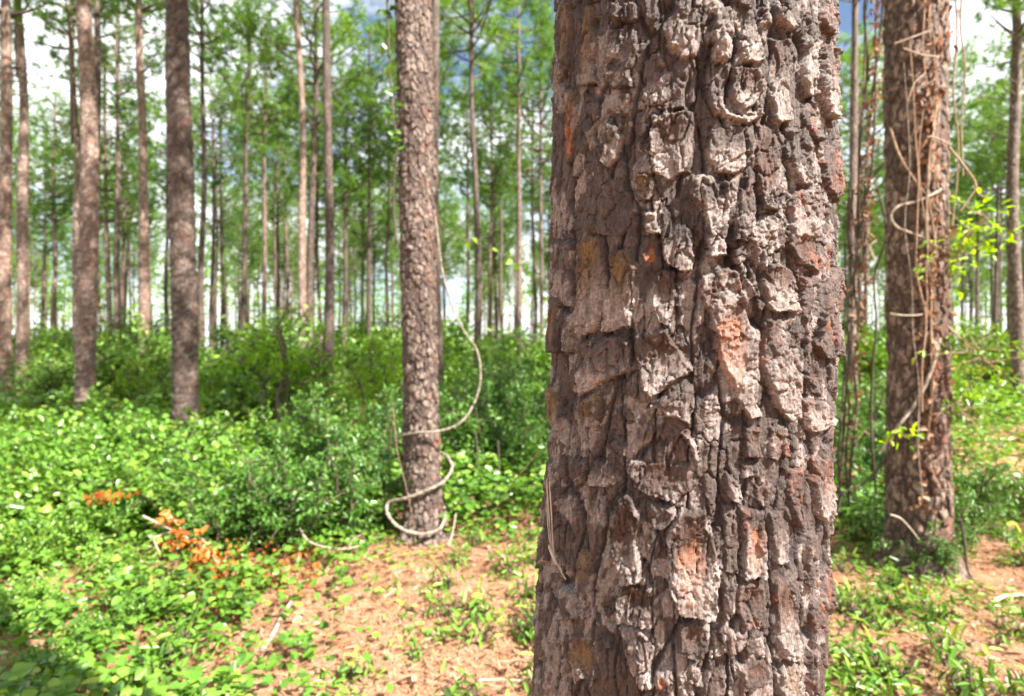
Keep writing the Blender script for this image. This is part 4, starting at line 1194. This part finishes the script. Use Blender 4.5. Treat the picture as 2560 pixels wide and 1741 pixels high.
# dark branches low between the trunks
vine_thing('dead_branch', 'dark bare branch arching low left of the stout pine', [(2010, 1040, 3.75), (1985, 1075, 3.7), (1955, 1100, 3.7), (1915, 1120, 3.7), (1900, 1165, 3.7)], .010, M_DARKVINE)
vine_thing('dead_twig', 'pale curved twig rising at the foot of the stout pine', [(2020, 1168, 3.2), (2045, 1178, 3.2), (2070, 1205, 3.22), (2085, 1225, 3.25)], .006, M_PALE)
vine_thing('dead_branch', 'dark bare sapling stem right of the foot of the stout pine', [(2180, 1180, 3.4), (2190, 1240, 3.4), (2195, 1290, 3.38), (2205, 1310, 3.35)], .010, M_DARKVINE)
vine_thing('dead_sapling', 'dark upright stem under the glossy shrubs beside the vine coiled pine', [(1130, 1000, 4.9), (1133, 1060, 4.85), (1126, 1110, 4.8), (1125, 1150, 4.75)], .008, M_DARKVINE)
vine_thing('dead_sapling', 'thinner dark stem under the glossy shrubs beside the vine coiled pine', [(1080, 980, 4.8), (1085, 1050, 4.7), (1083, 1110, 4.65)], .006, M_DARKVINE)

# ------------------------------------------------------------------ sticks, dead branch, cone
def ground_stick(name, label, pts, r, mat):
    w = spline([(lambda d: [(x * S - 1280) / F * d, d, float(gz((x * S - 1280) / F * d, d)) + r + h])(CAM_H * F / (y * S - 870.5)) for x, y, h in pts], 6)
    o = MB().tube(w, np.linspace(r, r * .7, len(w)), 7, jit=.1).build(name, mat)
    return tag(o, label, 'stick')
ground_stick('stick', 'thick pale stick lying on straw in front of the vine mound', [(595, 1482, .02), (620, 1450, .03), (640, 1415, .04), (660, 1388, .05)], .012, M_PALE)
ground_stick('stick', 'short pale stick poking up from the leaf carpet', [(514, 1590, .01), (520, 1560, .03), (527, 1532, .06)], .009, M_PALE)
ground_stick('stick', 'long thin pale stick lying on straw beside the big trunk', [(1085, 1545, .01), (1140, 1546, .015), (1200, 1548, .01), (1260, 1556, .01)], .006, M_PALE)
ground_stick('stick', 'thin stick lying across the long pale stick beside the big trunk', [(1150, 1546, .01), (1180, 1565, .01), (1205, 1585, .01)], .005, M_PALE)
ground_stick('stick', 'pale twig lying on straw in the middle of the clearing', [(870, 1365, .01), (895, 1350, .015), (915, 1335, .01)], .005, M_PALE)
ground_stick('stick', 'pale broken stick among herbs right of the big trunk', [(2255, 1385, .02), (2285, 1378, .03), (2320, 1372, .02)], .013, M_PALE)
ground_stick('stick', 'dry twig slanting over straw right of the big trunk', [(1935, 1470, .01), (1965, 1495, .02), (2000, 1525, .01)], .005, M_PALE)
vine_thing('stick', 'upright pale stick leaning beside the foot of the vine coiled pine', [(1018, 1238, 3.95), (1028, 1205, 4.0), (1035, 1165, 4.05)], .007, M_PALE)
vine_thing('bare_branch', 'grey arched bare branch in front of the glossy shrubs', [(680, 1200, 3.85), (700, 1228, 3.8), (740, 1243, 3.75), (780, 1246, 3.75), (815, 1240, 3.8)], .008, M_PALE)
vine_thing('bare_branch', 'short upward fork of grey dead wood in front of the glossy shrubs', [(790, 1248, 3.75), (800, 1225, 3.75), (818, 1215, 3.75)], .006, M_PALE)
vine_thing('bare_branch', 'bent grey dead stem standing under the glossy shrubs', [(655, 1312, 3.7), (668, 1285, 3.65), (680, 1258, 3.65)], .008, M_PALE)
root = thing('dead_branch', 'dead twiggy branch with clusters of bright orange leaves on the vine mound', 'branch')
dB = 3.25
tw = MB()
tw.tube(path([(505, 1290, dB), (470, 1250, dB), (430, 1225, dB), (395, 1205, dB + .02), (362, 1190, dB + .05), (325, 1172, dB + .1)]), .007, 5)
tw.tube(path([(395, 1205, dB), (365, 1215, dB - .03), (350, 1225, dB - .05), (362, 1255, dB - .05)]), .005, 5)
tw.tube(path([(420, 1215, dB), (395, 1180, dB), (375, 1165, dB)]), .005, 5)
tw.tube(path([(430, 1225, dB), (455, 1222, dB), (470, 1235, dB - .04)]), .004, 5)
tw.build('twigs', M_PALE, root)
rs = np.random.RandomState(77)
for cx_, cy__, nn, sp in [(378, 1178, 12, 9), (400, 1188, 10, 10), (425, 1215, 22, 14), (385, 1235, 14, 12), (440, 1240, 12, 12), (470, 1265, 24, 15), (450, 1272, 10, 10), (495, 1285, 10, 12), (485, 1310, 10, 9), (540, 1330, 12, 14)]:
    pp = np.array([P(cx_ + rs.randn() * sp, cy__ + rs.randn() * sp * .7, dB - .03 + rs.randn() * .04) for _ in range(nn)])
    pp[:, 2] = np.maximum(pp[:, 2], gz(pp[:, 0], pp[:, 1]) + .02)
    v, f = leaves(pp, rs.randn(nn, 3), norm(rs.randn(nn, 3) * .6 + [.2, -.5, .7]), rs.uniform(.03, .05, nn), rs.uniform(.022, .034, nn), .25, .25)
    for q in range(nn):
        obj('leaf', mesh_np('leaf', v[q * 6:q * 6 + 6], np.array([[0, 3, 2, 1], [0, 5, 4, 3]]), M_ORANGE, False, {'tint': np.full(6, np.clip(rs.normal(.55, .25), 0, 1))}), root)
n = 420
pp = np.array([P(rs.uniform(420, 720), rs.uniform(1255, 1345), 1) for _ in range(n)])
dd = CAM_H * F / ((rs.uniform(1265, 1350, n)) * S - 870.5); xx = (rs.uniform(420, 730, n) * S - 1280) / F * dd
pp = np.stack([xx, dd, gz(xx, dd) + rs.rand(n) ** 2 * .16], 1)
v, f = leaves(pp, rs.randn(n, 3), norm(rs.randn(n, 3) * .7 + [.2, -.2, .8]), rs.uniform(.022, .045, n), rs.uniform(.018, .03, n), .3, .2)
tag(obj('orange_leaf_litter', mesh_np('orange_leaf_litter', v, f, M_ORANGE, False, {'tint': np.repeat(np.clip(rs.normal(.35, .25, n), 0, 1), 6)})), 'orange dead leaves heaped under the glossy shrubs', 'leaf litter', kind='stuff')
n = 26
pp = np.array([P(240 + rs.randn() * 30, 1128 + rs.randn() * 9, 3.9 + .05 * rs.randn()) for _ in range(n)])
v, f = leaves(pp, rs.randn(n, 3), norm(rs.randn(n, 3) * .6 + [.2, -.5, .7]), .05, .036, .25, .25)
tag(obj('orange_leaves', mesh_np('orange_leaves', v, f, M_ORANGE, False, {'tint': np.repeat(np.clip(rs.normal(.4, .2, n), 0, 1), 6)})), 'few orange leaves caught high on the vine mound', 'dead leaves', kind='stuff')
# pine cone: axis with spiral scales
root = thing('pine_cone', 'small brown pine cone lying at the edge of the glossy shrubs', 'pine cone')
d_ = CAM_H * F / (1312 * S - 870.5); cc = np.array([(778 * S - 1280) / F * d_, d_, 0]); cc[2] = float(gz(cc[0], cc[1])) + .035
t = np.linspace(0, 1, 8)
MB().tube(np.stack([cc[0] - .045 + .09 * t, cc[1] + 0 * t, cc[2] + 0 * t], 1), .018 * np.sin(np.clip(t, .06, .96) * PI) ** .6, 8).build('core', M_STEM, root)
k = np.arange(64); a = k * 2.4; tt = (k + .5) / 64; rr = .016 * np.sin(np.clip(tt, .05, .95) * PI) ** .6
base = np.stack([cc[0] - .045 + .09 * tt, cc[1] + rr * np.cos(a), cc[2] + rr * np.sin(a)], 1)
out = np.stack([np.full(64, .55), np.cos(a), np.sin(a)], 1)
v, f = leaves(base, out, np.stack([np.full(64, -1.0), .5 * np.cos(a), .5 * np.sin(a)], 1), .022, .018, .1, .1)
obj('scales', mesh_np('scales', v, f, M_DEADLEAF, False, {'tint': np.full(len(v), .45)}), root)

# ------------------------------------------------------------------ needles and twig caught on the big trunk
def on_trunk(x, y, off=.012):
    u, z = px_to_bark(x * S, y * S)
    th = u / HR; cx, cy_ = hero_axis(np.array(z)); r = HR + .012 + off
    return [float(cx) + r * (hfront[0] * math.cos(th) + hright[0] * math.sin(th)), float(cy_) + r * (hfront[1] * math.cos(th) + hright[1] * math.sin(th)), z]
root = thing('pine_needles', 'dry tan needles caught in the bark of the big trunk', 'pine needles')
for pts in [[(1268, 1085), (1272, 1150), (1276, 1210), (1280, 1240)], [(1274, 1090), (1278, 1160), (1282, 1240), (1290, 1275), (1308, 1308)], [(1270, 1110), (1270, 1180), (1279, 1245), (1300, 1290)]]:
    w = spline([on_trunk(x, y) for x, y in pts], 8)
    MB().tube(w, .0009, 5).build('needle', M_PALE, root)
w = spline([on_trunk(1276, 1232, .014), on_trunk(1283, 1252, .014), on_trunk(1292, 1276, .014)], 6)
MB().tube(w, [.001] + [.0022] * (len(w) - 2) + [.001], 6).build('sheath', M_PALE, root)
e = np.array(on_trunk(1232, 1022, .004)); q = P(1112, 1178, .80)
o = MB().tube(spline([e, (e + q) / 2 + [0, 0, .006], q], 8), .0007, 5).build('caught_needle', M_DRYVINE)
tag(o, 'single dry needle jutting sideways from the big trunk', 'pine needle')
print('done')
